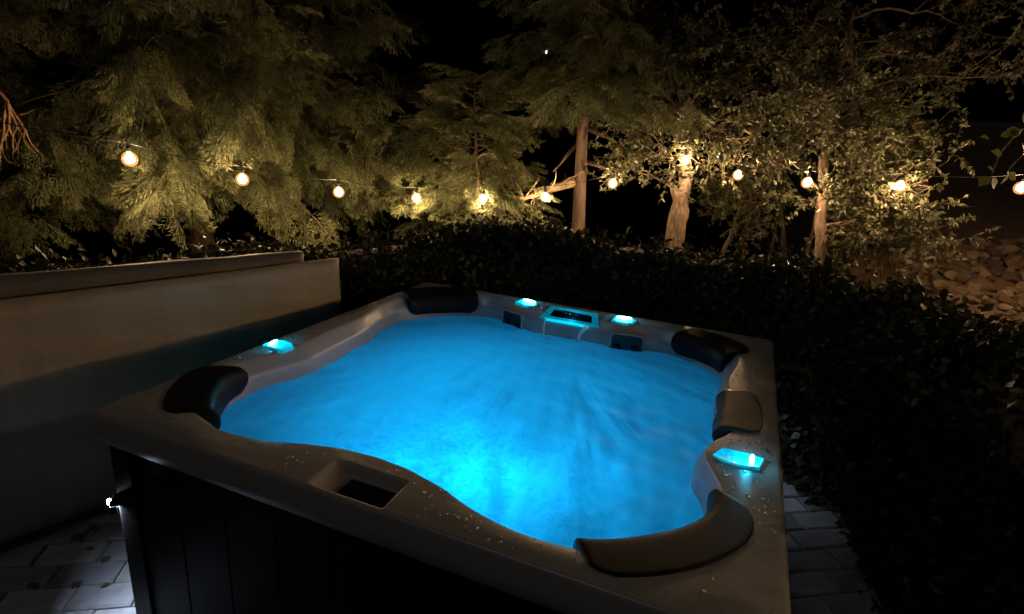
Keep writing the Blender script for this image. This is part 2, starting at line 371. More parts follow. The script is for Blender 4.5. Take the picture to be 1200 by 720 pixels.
def build_shell():
    rows = []
    def ring(r_, z):
        x = CX+r_*CT; y = CY+r_*ST; z = np.full(NTH, z) if np.isscalar(z) else z
        # seat of the waterfall mouth, let into the back bolster
        pl = H+0.010-0.5*(2.085-y)-0.006; m = sstep(.915, .925, x)*(1-sstep(1.27, 1.28, x))*(y > 1.955)*(y < 2.085)
        z = np.where((m > 0) & (z > pl) & (z > H-.09), z+(pl-z)*m, z)
        rows.append(np.stack([CX+r_*CT, CY+r_*ST, z], 1))
    ring(square_r(1.075, .04), H-0.108)
    ring(square_r(1.092, .05), H-0.112); ring(square_r(1.100, .035), H-0.106)
    ring(square_r(1.100, .035), H-0.07)
    ring(square_r(1.0995, .035), H-0.014); ring(square_r(1.096, .035), H-0.005); ring(square_r(1.090, .035), H-0.001); 
    o = square_r(1.082, .035)
    for k in range(45):
        t = k/44.0; r_ = o*(1-t)+E1*t
        x = CX+r_*CT; y = CY+r_*ST
        z = H+0.010*np.sin(math.pi*t)**1.0*0.6 - recess_depth(x, y)
        ring(r_, z)
    # rolled inner edge, bolster and the wall down to the water
    d = EIN
    ring(E1-d*0.10, H-0.004); ring(E1-d*0.24, H-0.013); ring(E1-d*0.42, H-0.028); ring(E1-d*0.62, H-0.045); ring(E1-d*0.76, H-0.056); ring(E1-d*0.84, H-0.068); ring(E1-d*0.9, H-0.09)
    ring(WL, HW); ring(WL-0.012, HW-0.06); ring(WL-0.03, HW-0.17); ring(WL-0.07, HW-0.27)
    ring(WL-0.16, HW-0.33)
    s = np.minimum(WL-0.3, 0.66)
    ring(s+0.06, HW-0.34); ring(s, HW-0.37); ring(s-0.05, HW-0.5); ring(s-0.09, 0.16); ring(s-0.16, 0.10); ring(s*0.4, 0.09); ring(s*0.02, 0.09)
    V = np.concatenate(rows); nr = len(rows)
    i = np.arange(nr-1)[:, None]; k = np.arange(NTH)[None]; k2 = (k+1) % NTH
    Fc = np.stack([(i*NTH+k).ravel(), (i*NTH+k2).ravel(), ((i+1)*NTH+k2).ravel(), ((i+1)*NTH+k).ravel()], 1)
    o = link('shell', npmesh('shell', V, Fc), M['shell'], tub)
    return o
build_shell()

def build_skirt():
    zt, zb = H-0.10, 0.012
    q = 1.068
    # four panels with shallow vertical ribs between rounded corner posts
    for a in range(4):
        rot = Matrix.Rotation(a*math.pi/2, 3, 'Z'); b = MB()
        n = 9; w = 2*(q-0.1)/n
        for i in range(n):
            x0 = -q+0.1+i*w
            b.box((x0+0.002, -q+0.006, zb+0.05), (x0+w-0.002, -q+0.03, zt), rot, (CX, CY, 0))
        b.box((-q+0.1, -q+0.014, zb+0.045), (q-0.1, -q+0.04, zt-0.003), rot, (CX, CY, 0))
        b.build('skirt_panel', M['skirt'], tub, False, 0.003)
        b = MB(); b.box((-q+0.1, -q-0.002, zb), (q-0.1, -q+0.03, zb+0.048), rot, (CX, CY, 0)); b.build('kick_board', M['skirt'], tub, False, 0.004)
        # corner post: rounded L
        V = []; P = []
        for t in np.linspace(180, 270, 9): P.append((-q+0.022+0.028*math.cos(R(t)), -q+0.022+0.028*math.sin(R(t))))
        P = [(-q-0.006, -q+0.108)]+P+[(-q+0.108, -q-0.006)]+[(-q+0.108, -q+0.03), (-q+0.03, -q+0.108)]
        n = len(P)
        for z in (zb-0.006, zt-0.001): V += [Vector((CX, CY, 0))+rot @ Vector((x, y, z)) for x, y in P]
        Fc = [(i, (i+1) % n, n+(i+1) % n, n+i) for i in range(n)]+[tuple(range(n))[::-1], tuple(range(n, 2*n))]
        b = MB(); b.add(V, Fc); post = b.build('corner_post', M['skirt'], tub, False, 0.003)
        if a not in (0, 2): continue
        hz = 0.0 if a == 0 else 0.024      # the far one sits under a deeper hood
        # corner lamp: a small hooded white light on the post
        b = MB(); dirv = rot @ Vector((-1, -1, 0)).normalized()
        c = Vector((CX, CY, 0))+rot @ Vector((-q+0.001, -q+0.001, 0))
        side = Vector((-dirv.y, dirv.x, 0))
        Vh = []
        for z, e, hw in ((0.545-hz*.3, 0.004, .020+hz), (0.545-hz*.3, .020+hz*1.4, .018+hz), (0.56, .024+hz*1.4, .018+hz), (0.585, .006, .020)):
            for sgn in (-1, 1): Vh.append(c+dirv*e+side*hw*sgn+Vector((0, 0, z)))
        Vh += [c-dirv*0.02+side*.02*sg+Vector((0, 0, z)) for z in (.545, .585) for sg in (-1, 1)]
        b.add(Vh, [(0,1,3,2),(2,3,5,4),(4,5,7,6),(6,7,11,10),(8,9,1,0),(0,2,4,6,10,8),(9,11,7,5,3,1),(8,10,11,9)])
        cl = b.build('corner_light', M['black'], tub, False)
        zl = 0.545-hz*.3-0.0015; b = MB()
        b.add([c+dirv*e+side*hw+Vector((0, 0, zl)) for e, hw in ((.004, -.016), (.004, .016), (.019, .016), (.019, -.016))], [(0, 1, 2, 3)])
        sk = MB(); fx = .0215+hz*1.4
        for p_, q_ in (((.001, -.019), (fx, -.019)), ((fx, -.019), (fx, .019)), ((fx, .019), (.001, .019))):
            A_ = c+dirv*p_[0]+side*p_[1]; B_ = c+dirv*q_[0]+side*q_[1]; w_ = (B_-A_).normalized().cross(Vector((0, 0, 1)))*.0015
            sk.add([A_-w_+Vector((0, 0, .517)), B_-w_+Vector((0, 0, .517)), B_+w_+Vector((0, 0, .517)), A_+w_+Vector((0, 0, .517)), A_-w_+Vector((0, 0, zl+.001)), B_-w_+Vector((0, 0, zl+.001)), B_+w_+Vector((0, 0, zl+.001)), A_+w_+Vector((0, 0, zl+.001))],
                   [(0,3,2,1),(4,5,6,7),(0,1,5,4),(1,2,6,5),(2,3,7,6),(3,0,4,7)])
        sk.build('shade', M['black'], cl, False)
        nb = MB(); nb.lathe(tuple(c+dirv*(.0265+hz*1.4)+Vector((0, 0, .556))), [(.002, -.012), (.0065, -.007), (.0065, .007), (.002, .012)], 8); nb.build('glint_nub', M['glint_nub'], cl)  # added glowing nub carries the lamp's visible glint outside its hood
        b.build('lens', M['white_lens' if a == 0 else 'dim_lens'], cl, False)
    b = MB(); b.box((0.09, 0.09, 0.0305), (2.11, 2.11, 0.07)); b.build('base_pan', M['black'], tub, False)
build_skirt()

def build_pillow(t0, t1, out=0.085, rise=0.028, drop=0.115, inner=None, mat=None, lean=0.0):
    n = 41; prof_n = 22
    ths = np.linspace(t0, t1, n); e = e1_at(ths); ins = in_at(ths)
    V = []
    for i in range(n):
        s = abs(2*i/(n-1)-1); k = math.sqrt(max(0.02, 1-max(0.0, (s-.93)/.07)**2))
        kk = 1-.42*max(0.0, (s-.72)/.28)**2.2
        c = math.cos(R(ths[i])); sn = math.sin(R(ths[i])); d = ins[i]
        # flat pad: (radial offset from rim edge, height)
        P = [(out*kk, -0.006), (out*kk, rise*.55*k), (out*.97*kk, rise*.9*k), (out*.90*kk, rise*k), (out*.35, rise*.82*k), (-d*.15, rise*.70*k), (-d*.62, rise*.55*k), (-d*.90, rise*.1*k-.004),
             (-d*1.06-0.006, -0.026), (-d*1.14-0.006, -drop*.5*kk), (-d*1.15-0.004, -drop*.90*kk), (-d*1.08, -drop*kk), (-d*.7, -drop*kk-0.002), (-d*.55, -drop*.6), (-d*.3, -0.03), (out*.3, -0.010)]
        for a, z in P:
            w = 0.0012*mnoise.noise(Vector((ths[i]*.12, a*12, z*12)))
            rr = e[i]+a+w; V.append((CX+rr*c, CY+rr*sn, H+0.004+z+w*(1 if z > 0 else 0)))
    m = 16
    Fc = [(i*m+k, i*m+(k+1) % m, (i+1)*m+(k+1) % m, (i+1)*m+k) for i in range(n-1) for k in range(m)]
    Fc += [tuple(range(m))[::-1], tuple((n-1)*m+k for k in range(m))]
    b = MB(); b.add(V, Fc); o = b.build('headrest', mat or M['pillow'], tub)
    sm = o.modifiers.new('smooth', 'SUBSURF'); sm.levels = sm.render_levels = 1
    return o
build_pillow(-149.5, -130, .085, .006)
build_pillow(123, 145, .08, .018)
build_pillow(38.5, 57, .085, .010)
build_pillow(-8, 15, out=0.075, rise=0.008, drop=.09, mat=M['pillow_sheen'])
build_pillow(-58.5, -31, out=0.088, rise=0.008)

# control panel in the front pocket
b = MB(); b.box((1.000, 0.034, H-0.046), (1.176, 0.133, H-0.032)); cp = b.build('control_panel', M['black'], tub, False, 0.004)

# rim lights: clear wedge-shaped spout with a lamp at its outer end
def mat_spout():
    n = NT('lit_clear_plastic'); f = n.noise(70, 3)
    n.set(Base_Color=(0.02, 0.55, 0.75, 1), Roughness=0.15, Emission_Color=(0.0, 0.62, 0.9, 1))
    n.l(n.ramp(f, [(0.25, (0.10,)*3), (0.75, (0.6,)*3)]), n.b.inputs['Emission Strength']); n.bump(f, 0.4, 0.01); return n.m
M['spout'] = mat_spout()
M['frame'] = M['spout'].copy(); M['frame'].name = 'pale_lit_plastic'
for _e in [x for x in M['frame'].node_tree.nodes if x.type == 'VALTORGB'][0].color_ramp.elements: _e.color = tuple(v*.42 for v in _e.color[:3])+(1,)
M['lip'] = mat_emit('lit_spout_lip', (0.0, 0.70, 0.95), 0.9)
def rim_light(cx, cy, ang, L=0.15, W=0.085):
    # long axis points to the water; ang = direction of the long axis
    rot = Matrix.Rotation(R(ang), 3, 'Z'); org = Vector((cx, cy, H+0.005))
    top = [(-.5, -.36), (-.42, .36), (-.05, .5), (.28, .42), (.5, .12), (.34, -.5), (-.1, -.44)]
    V = [org+rot @ Vector((x*L, y*W, -0.012)) for x, y in top]
    V += [org+rot @ Vector((x*L*.96, y*W*.94, 0.010-0.012*max(0, x+.1))) for x, y in top]
    V += [org+rot @ Vector((x*L*.72-.004, y*W*.62, 0.004-0.010*max(0, x))) for x, y in top]
    n = len(top)
    Fc = [(i, (i+1) % n, n+(i+1) % n, n+i) for i in range(n)]+[(n+i, n+(i+1) % n, 2*n+(i+1) % n, 2*n+i) for i in range(n)]+[tuple(range(2*n, 3*n))]
    b = MB(); b.add(V, Fc); h = b.build('rim_light', M['spout'], tub, False)
    b = MB(); P = [org+rot @ Vector((-.26*L, y*W, 0.012)) for y in (-.3, -.15, 0, .15, .3)]
    b.tube(P, [.005, .008, .008, .008, .005], 8); b.build('lamp_tube', M['cyan_lens'], h)
    ld = bpy.data.lights.new('rim_lamp', 'POINT'); ld.energy = 0.4; ld.color = (0.02, 0.62, 1.0); ld.shadow_soft_size = 0.012
    lo = bpy.data.objects.new('rim_lamp', ld); COL.objects.link(lo); lo.location = org+rot @ Vector((-.2*L, 0, 0.03))
rim_light(0.098, 0.775, 10, .13, .10)
rim_light(0.800, 2.072, -100, .09, .14)
rim_light(1.402, 2.058, -80, .09, .14)
rim_light(2.062, 0.752, 178, .16, .10)

# waterfall: trapezoid mouth let into the back bolster
def waterfall():
    y0, z0 = 2.085, H+0.010; y1, z1 = 1.985, H-0.040
    def P(u, v, o=0.0):  # u along x, v 0 top .. 1 bottom ; o out of the surface
        return Vector((u, y0+(y1-y0)*v-0.45*o, z0+(z1-z0)*v+0.89*o))
    xl, xr = 0.925, 1.270
    outer = [P(xl+.03, 0), P(xr-.03, 0), P(xr+.01, 1), P(xl-.01, 1)]
    rim_o = [P(xl+.03, 0, .008), P(xr-.03, 0, .008), P(xr+.01, 1, .008), P(xl-.01, 1, .008)]
    inn = [P(xl+.055, .22, .008), P(xr-.055, .22, .008), P(xr-.04, .80, .008), P(xl+.04, .80, .008)]
    deep = [v+Vector((0, .03, -.03)) for v in inn]
    V = outer+rim_o+inn+deep
    Fc = []
    for s in (0, 4, 8): Fc += [(s+i, s+(i+1) % 4, s+4+(i+1) % 4, s+4+i) for i in range(4)]
    b = MB(); b.add(V, Fc); fr = b.build('waterfall_spout', M['frame'], tub, False, 0.003)
    b = MB(); b.add([v+Vector((0, .004, -.005)) for v in inn], [(0, 1, 2, 3)]); b.build('slot', M['black'], fr, False)
    b = MB(); b.box((1.04, 0, -.006), (1.10, .016, .006), Matrix.Rotation(R(25), 3, 'X'), (0, 2.045, H-.004)); b.build('divider', M['black'], fr, False, .002)
    # tongue the water runs over
    b = MB(); b.add([P(xl+.028, .93, .006), P(xr-.05, .93, .006), P(xr-.05, 1.14, .010), P(xl+.028, 1.14, .010), P(xl+.028, .93, -.012), P(xr-.05, .93, -.012), P(xr-.05, 1.14, .000), P(xl+.028, 1.14, .000)],
                    [(0,3,2,1),(4,5,6,7),(0,1,5,4),(1,2,6,5),(2,3,7,6),(3,0,4,7)]); b.build('spout_lip', M['lip'], fr, False, .002)
    return xl, xr
waterfall()
for nm, x in (('a', 0.0),):
    ld = bpy.data.lights.new('spout_lamp', 'POINT'); ld.energy = 0.14; ld.color = (0.02, 0.62, 1.0); ld.shadow_soft_size = 0.02
    lo = bpy.data.objects.new('spout_lamp', ld); COL.objects.link(lo); lo.location = (1.1, 2.01, H+0.03)

# dark jet plates either side of the waterfall
def jet_plate(th, w, hgt=0.20):
    e = float(e1_at([th])[0]); r_ = e-float(in_at([th])[0])-0.003
    d = 3.0
    pa = np.array([math.cos(R(th-d)), math.sin(R(th-d))])*float(e1_at([th-d])[0]-in_at([th-d])[0]); pb = np.array([math.cos(R(th+d)), math.sin(R(th+d))])*float(e1_at([th+d])[0]-in_at([th+d])[0])
    t = Vector((*(pb-pa), 0)).normalized(); nrm = Vector((t.y, -t.x, 0))
    if nrm.dot(Vector((-math.cos(R(th)), -math.sin(R(th)), 0))) < 0: nrm = -nrm
    c = Vector((CX+r_*math.cos(R(th)), CY+r_*math.sin(R(th)), HW+0.092))+nrm*0.008
    zc = Vector((0, 0, 1))
    def rr(w_, h_, rad, off, n=5):
        P = []
        for sx, sz, a0 in ((1, 1, 0), (-1, 1, 90), (-1, -1, 180), (1, -1, 270)):
            for k in range(n):
                a = R(a0+90*k/(n-1)); P.append(c+t*(sx*(w_/2-rad)+rad*math.cos(a))+zc*(sz*(h_/2-rad)+rad*math.sin(a)-hgt/2)+nrm*off)
        return P
    A = rr(w, hgt, .025, -.03); B = rr(w, hgt, .025, .006); C_ = rr(w-.016, hgt-.016, .02, .010); D = rr(w-.022, hgt-.022, .018, .004)
    n = len(A); V = A+B+C_; b = MB()
    b.add(A+B+C_+D, [(s+i, s+(i+1) % n, s+n+(i+1) % n, s+n+i) for s in (0, n, 2*n) for i in range(n)])
    fr = b.build('jet_plate', M['shell'], tub)
    b = MB(); b.add([v+nrm*.0005 for v in D], [tuple(range(n))]); b.build('face', M['black'], fr, False)
    for s in (-.27, .27):
        b = MB(); cc = c+t*(s*w)+zc*(-hgt*.44)+nrm*.006
        for rad, o in ((.020, .006), (.012, .010)):
            P = [cc+t*(rad*math.cos(a))+zc*(rad*math.sin(a))+nrm*o for a in np.linspace(0, 2*math.pi, 13)]
            b.tube(P, .0035, 6, False)
        b.build('nozzle', M['black'], fr)
jet_plate(111.5, .17); jet_plate(68.5, .19)

# underwater lamps: lens on the basin wall plus its light
def under_lamp(x, y, z, tx, ty, watts, spot=None):
    d = Vector((tx-x, ty-y, 0)).normalized(); b = MB()
    t = Vector((-d.y, d.x, 0)); zc = Vector((0, 0, 1)); c = Vector((x, y, z))
    V = []; n = 16
    for rad, o in ((.05, -.02), (.05, .0), (.04, .008), (.015, .012)):
        for k in range(n): a = 2*math.pi*k/n; V.append(c+t*rad*math.cos(a)+zc*rad*math.sin(a)+d*o)
    b.add(V, [(s*n+i, s*n+(i+1) % n, (s+1)*n+(i+1) % n, (s+1)*n+i) for s in range(3) for i in range(n)]+[tuple(range(3*n, 4*n))])
    b.build('underwater_light', M['blue_lens'], tub)
    ld = bpy.data.lights.new('underwater_lamp', 'POINT'); ld.energy = watts; ld.color = (0.0, 0.42, 1.0); ld.shadow_soft_size = 0.10
    lo = bpy.data.objects.new('underwater_lamp', ld); COL.objects.link(lo); lo.location = c+d*0.14
    return lo
under_lamp(1.02, 0.28, 0.46, 1.10, 1.1, 9.0)
under_lamp(1.32, 0.27, 0.46, 1.25, 1.1, 10.5)
under_lamp(0.42, 1.10, 0.30, 1.1, 1.1, 5.0)
under_lamp(0.62, 1.62, 0.30, 1.1, 1.1, 4.2)
under_lamp(1.62, 1.62, 0.30, 1.1, 1.1, 4.0)
under_lamp(1.76, 0.80, 0.30, 1.1, 1.1, 5.2)
under_lamp(0.72, 0.52, 0.30, 1.1, 1.1, 5.6)

# water
def build_water():
    fr = np.concatenate([np.linspace(0.004, 0.9, 90), np.linspace(0.9, 1.0, 16)[1:]])
    th = np.linspace(-180, 180, 481)[:-1]; n = len(th); wl = e1_at(th)-in_at(th)-0.0005
    ct, st = np.cos(np.radians(th)), np.sin(np.radians(th)); V = []
    for f in fr:
        x = CX+f*wl*ct; y = CY+f*wl*st
        z = HW+0.0030*np.sin(14*x+9*y+2*np.sin(6*y))+0.0026*np.sin(23*y-12*x+1.5*np.sin(9*x))+0.0018*np.sin(41*x+33*y)*np.sin(29*x-17*y)
        z += 0.006*np.exp(-((x-1.0)**2+(y-1.93)**2)/.006)*np.sin(90*np.hypot(x-1.0, y-1.93))
        V.append(np.stack([x, y, z], 1))
    V = np.concatenate(V); nr = len(fr)
    i = np.arange(nr-1)[:, None]; k = np.arange(n)[None]; k2 = (k+1) % n
    Fc = np.stack([(i*n+k).ravel(), ((i+1)*n+k).ravel(), ((i+1)*n+k2).ravel(), (i*n+k2).ravel()], 1)
    o = link('water', npmesh('water', V, Fc), M['water']); tag(o, kind='structure')
    return o
water = build_water()
def mat_stream():
    n = NT('falling_water'); n.set(Base_Color=(0.75, 0.92, 1, 1), Roughness=0.08)
    tr = n.n('ShaderNodeBsdfTranslucent'); tr.inputs[0].default_value = (.8, .95, 1, 1); tp = n.n('ShaderNodeBsdfTransparent'); m1 = n.n('ShaderNodeMixShader'); m1.inputs[0].default_value = .45
    n.l(tr.outputs[0], m1.inputs[1]); n.l(tp.outputs[0], m1.inputs[2]); m2 = n.n('ShaderNodeMixShader'); m2.inputs[0].default_value = .6
    n.l(n.b.outputs[0], m2.inputs[1]); n.l(m1.outputs[0], m2.inputs[2]); n.l(m2.outputs[0], n.out.inputs[0]); return n.m
M['stream'] = mat_stream()
for x0, dx, r0 in ((0.962, 0.004, .006), (1.215, -0.045, .012)):
    b = MB(); P = []; rad = []
    for k in range(14):
        t = k/13; P.append((x0+dx*t+.002*math.sin(9*t), 1.970-0.04*t**.6, H-0.036-(H-0.036-HW+.004)*t**1.6)); rad.append(r0*(1.1-.45*t+.12*math.sin(11*t)))
    b.tube(P, rad, 8); b.build('water_stream', M['stream'], water)

# beads of water on the rim
def droplets():
    V = []; Fc = []
    mdl = []
    for k in range(5):
        a = 0 if k == 4 else k
    def bead(c, r_, hf):
        b0 = len(V); rings = ((1.0, 0), (.86, .5), (.5, .87))
        for rr_, z in rings:
            for k in range(7): w = 2*math.pi*k/7; V.append((c[0]+r_*rr_*math.cos(w), c[1]+r_*rr_*math.sin(w), c[2]+r_*z*hf))
        V.append((c[0], c[1], c[2]+r_*hf))
        for s in (0, 7):
            for k in range(7): Fc.append((b0+s+k, b0+s+(k+1) % 7, b0+s+7+(k+1) % 7)); Fc.append((b0+s+k, b0+s+7+(k+1) % 7, b0+s+7+k))
        for k in range(7): Fc.append((b0+14+k, b0+14+(k+1) % 7, b0+21))
    r_ = random.Random(5); cl = [r_.uniform(-180, 180) for _ in range(26)]+[-165, -150, -140, -132, -120, -112, -80, -76, -30, -27, -36]
    n = 0
    while n < 1300:
        th = r_.gauss(r_.choice(cl), 5) if r_.random() < .8 else r_.uniform(-180, 180)
        t = r_.uniform(.05, .97); e = float(e1_cache[int((th+180)*2) % 720]); o = float(sq_cache[int((th+180)*2) % 720])
        rr = o*(1-t)+e*t; x = CX+rr*math.cos(R(th)); y = CY+rr*math.sin(R(th))
        if recess_depth(np.array(x), np.array(y)) > 0: continue
        s = min(.006, max(.0012, r_.lognormvariate(math.log(.0030), .5)))
        bead((x, y, H+0.006*math.sin(math.pi*t)-0.0004), s, r_.uniform(.5, .75)); n += 1
    me = pymesh('water_droplets', V, Fc); n_ = NT('water_bead'); gl = n_.n('ShaderNodeBsdfGlossy'); gl.inputs['Roughness'].default_value = .27; tp = n_.n('ShaderNodeBsdfTransparent'); mx = n_.n('ShaderNodeMixShader'); mx.inputs[0].default_value = .5
    n_.l(tp.outputs[0], mx.inputs[1]); n_.l(gl.outputs[0], mx.inputs[2]); n_.l(mx.outputs[0], n_.out.inputs[0])
    o = link('water_droplets', me, n_.m); tag(o, 'beads of water scattered over the tub rim', 'water', kind='stuff')
g_ = np.arange(-180, 180, .5); e1_cache = e1_at(g_); sq_cache = square_r(1.082, .035, g_)
droplets()

# ------------------------------------------------------------------ folded cover standing beside the tub
def build_cover():
    p0 = np.array([-0.675, 0.366]); ang = R(17.0); d = np.array([math.sin(ang), math.cos(ang)]); nrm = np.array([-d[1], d[0]])   # nrm points away from the tub
    root = empty('tub_cover', (p0[0], p0[1], 0)); tag(root, 'folded beige vinyl tub cover standing on edge beside the tub', 'cover')
    def slab(name, s0, s1, zb, zt0, zt1, off0, off1, mat, seed):
        # panel with rounded edges and slightly quilted, sagging skin
        ns, nz = 60, 30; V = []; idx = {}
        prof = []
        L = s1-s0
        for side in (0, 1):
            for i in range(ns+1):
                for j in range(nz+1):
                    u = i/ns; v = j/nz
                    eu = min(u, 1-u)*L; ev = min(v, 1-v)*(zt0-zb)
                    rnd_ = 0.032; ins = 0
                    for e in (eu, ev):
                        if e < rnd_: ins += rnd_-math.sqrt(max(0, rnd_**2-(rnd_-e)**2))
                    zt = zt0+(zt1-zt0)*u; z = zb+(zt-zb)*v
                    s = s0+L*u
                    wv = 0.010*mnoise.noise(Vector((s*1.3, z*2.2+seed, seed)))+0.005*mnoise.noise(Vector((s*5+z*3, z*4, seed+3)))+0.004*mnoise.noise(Vector((s*2+z*14, seed, 7.7)))
                    off = off0+min(ins, .03)+wv if side == 0 else off1-min(ins, .03)+wv*.5
                    zz = z+0.006*mnoise.noise(Vector((s*3.1, seed, side)))*v
                    q = p0+d*s+nrm*off; V.append((q[0], q[1], zz))
        n1 = (ns+1)*(nz+1); Fc = []
        for i in range(ns):
            for j in range(nz):
                a = i*(nz+1)+j; b_ = a+nz+1
                Fc.append((a, a+1, b_+1, b_)); Fc.append((n1+a, n1+b_, n1+b_+1, n1+a+1))
        for i in range(ns):
            a = i*(nz+1); b_ = a+nz+1; Fc.append((a, b_, n1+b_, n1+a)); a += nz; b_ += nz; Fc.append((a, n1+a, n1+b_, b_))
        for j in range(nz):
            a = j; Fc.append((a, n1+a, n1+a+1, a+1)); a = ns*(nz+1)+j; Fc.append((a, a+1, n1+a+1, n1+a))
        me = pymesh(name, V, Fc); return link(name, me, mat, root)
    slab('cover_panel', -0.82, 1.375, 0.055, 1.150, 1.125, 0.0, 0.075, M['cover'], 1.0)
    slab('cover_panel', -0.82, 1.20, 0.055, 1.238, 1.168, 0.105, 0.215, M['cover_grey'], 5.0)
    # stiff fold bar and foot rail it stands on
    b = MB(); q0 = p0+d*(-.8)+nrm*.105; q1 = p0+d*1.15+nrm*.105
    b.tube([(q0[0], q0[1], .04), (q1[0], q1[1], .04)], .022, 10); b.build('foot_rail', M['black'], root)
    for s in (-.6, .15, .95):
        b = MB(); q = p0+d*s; b.tube([(*(q+nrm*(-.03)), .022), (*(q+nrm*.25), .022)], .014, 8); b.build('foot', M['black'], root)
build_cover()

# ------------------------------------------------------------------ leaves, sprays, branches
def rot_frames(fwd, nrm):
    f = fwd/np.linalg.norm(fwd, axis=1, keepdims=True)
    x = np.cross(f, nrm); x /= np.linalg.norm(x, axis=1, keepdims=True)+1e-9
    z = np.cross(x, f); return np.stack([x, f, z], -1)
def stamp(tv, tf, pos, fwd, nrm, scale):
    Rm = rot_frames(fwd, nrm); V = np.einsum('mij,nj->mni', Rm, tv)*np.asarray(scale)[:, None, None]+pos[:, None, :]
    m, n = len(pos), len(tv); Fc = (tf[None]+(np.arange(m)*n)[:, None, None]).reshape(-1, tf.shape[1])
    return V.reshape(-1, 3), Fc
LEAF_V = np.array([(0, 0, 0), (.30, .30, .07), (.34, .58, .08), (0, 1, -.06), (-.34, .58, .08), (-.30, .30, .07), (0, .5, 0)], float)
LEAF_F = np.array([(0, 1, 2, 6), (6, 2, 3, 3), (0, 6, 4, 5), (6, 3, 4, 4)])
LEAF_V2 = np.array([(0, 0, 0), (.27, .45, .07), (0, 1, -.05), (-.27, .45, .07)], float)
LEAF_T2 = np.array([(0, 1, 2), (0, 2, 3)])
def frond_template(seed, k=6):
    r_ = random.Random(seed); V = []; T = []
    def blade(p, d, L, w, n):
        d = d.normalized(); s = d.cross(n).normalized(); b0 = len(V)
        V.extend([p, p+d*L*.45+s*w, p+d*L-n*L*.12, p+d*L*.45-s*w]); T.extend([(b0, b0+1, b0+2), (b0, b0+2, b0+3)])
    def axis(t): return Vector((0.03*math.sin(3*t), t, -0.28*t*t))
    up = Vector((0, 0, 1))
    for i in range(1, k+1):
        t = i/(k+.5); p = axis(t)
        for sgn in (-1, 1):
            L = (0.46*(1-t)+.10)*r_.uniform(.75, 1.15); d = Vector((sgn*.75, .8, -.35+r_.uniform(-.25, .2)))
            d.normalize()
            q = 6 if t < .7 else 4
            for j in range(q):
                u = (j+.6)/q; c = p+d*L*u+Vector((0, 0, -.14*L*u*u))
                for s2 in (-1, 1):
                    dd = d.copy(); dd.rotate(Matrix.Rotation(s2*R(r_.uniform(28, 55)), 3, 'Z')); dd.z += r_.uniform(-.3, .15)
                    blade(c, dd, .185*r_.uniform(.6, 1.25)*(1-.35*u), .0115, up)
            blade(p+d*L*.85, d, .10, .014, up)
    return np.array([tuple(v) for v in V]), np.array(T)
FRONDS = [frond_template(s) for s in (1, 2, 3)]
M['conifer'] = mat_leaf('conifer_foliage', [(0.0, (0.066, 0.080, 0.036)), (0.5, (0.116, 0.132, 0.062)), (1.0, (0.185, 0.195, 0.095))], 0.22, 0.65, 0.2)
M['broad'] = mat_leaf('broad_leaf', [(0.0, (0.046, 0.052, 0.026)), (0.5, (0.084, 0.090, 0.046)), (1.0, (0.145, 0.148, 0.082))], 0.25, 0.5, 0.3)
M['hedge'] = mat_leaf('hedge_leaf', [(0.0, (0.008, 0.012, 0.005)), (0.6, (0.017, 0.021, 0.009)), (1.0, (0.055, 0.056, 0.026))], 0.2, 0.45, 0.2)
M['dead'] = mat_leaf('dry_leaf', [(0.0, (0.05, 0.03, 0.015)), (1.0, (0.12, 0.07, 0.035))], 0.1, 0.7, 0.2)
M['near_leaf'] = mat_leaf('young_leaf', [(0.0, (0.07, 0.085, 0.02)), (1.0, (0.14, 0.15, 0.04))], 0.35, 0.4, 0.4)

BULBS = [Vector(at_d(*q)) for q in [(152, 186, 4.3), (284, 210, 5.0), (397, 225, 5.6), (488, 232, 6.1), (566, 233, 6.3), (639, 231, 6.35), (718, 215, 6.3), (803, 188, 6.22), (865, 205, 6.0), (946, 214, 5.7), (1055, 218, 5.3), (1197, 220, 5.0)]]
BULBS += [Vector(q) for q in ((4.95, 4.35, 1.84), (5.25, 3.45, 1.82), (5.3, 2.45, 1.78), (5.25, 1.5, 1.76), (5.15, .55, 1.80))]
def clear_of_bulbs(pos, rad):
    # the bulbs hang free on the open (tub) side of the foliage
    keep = np.ones(len(pos), bool)
    for b_ in BULBS:
        a_ = np.array(b_); d_ = np.array([1.6, -0.6, 1.85])-a_; d_ = d_/np.linalg.norm(d_)*1.1; v = pos-a_
        t = np.clip((v@d_)/(d_@d_), 0, 1); keep &= np.linalg.norm(v-t[:, None]*d_, axis=1) > rad
    return keep
def wander(p, d, L, n, wob, grav, r_):
    P = [Vector(p)]; d = Vector(d).normalized(); st = L/n
    for i in range(n):
        d = (d+Vector((r_.gauss(0, wob), r_.gauss(0, wob), r_.gauss(0, wob)+grav))).normalized(); P.append(P[-1]+d*st)
    return P

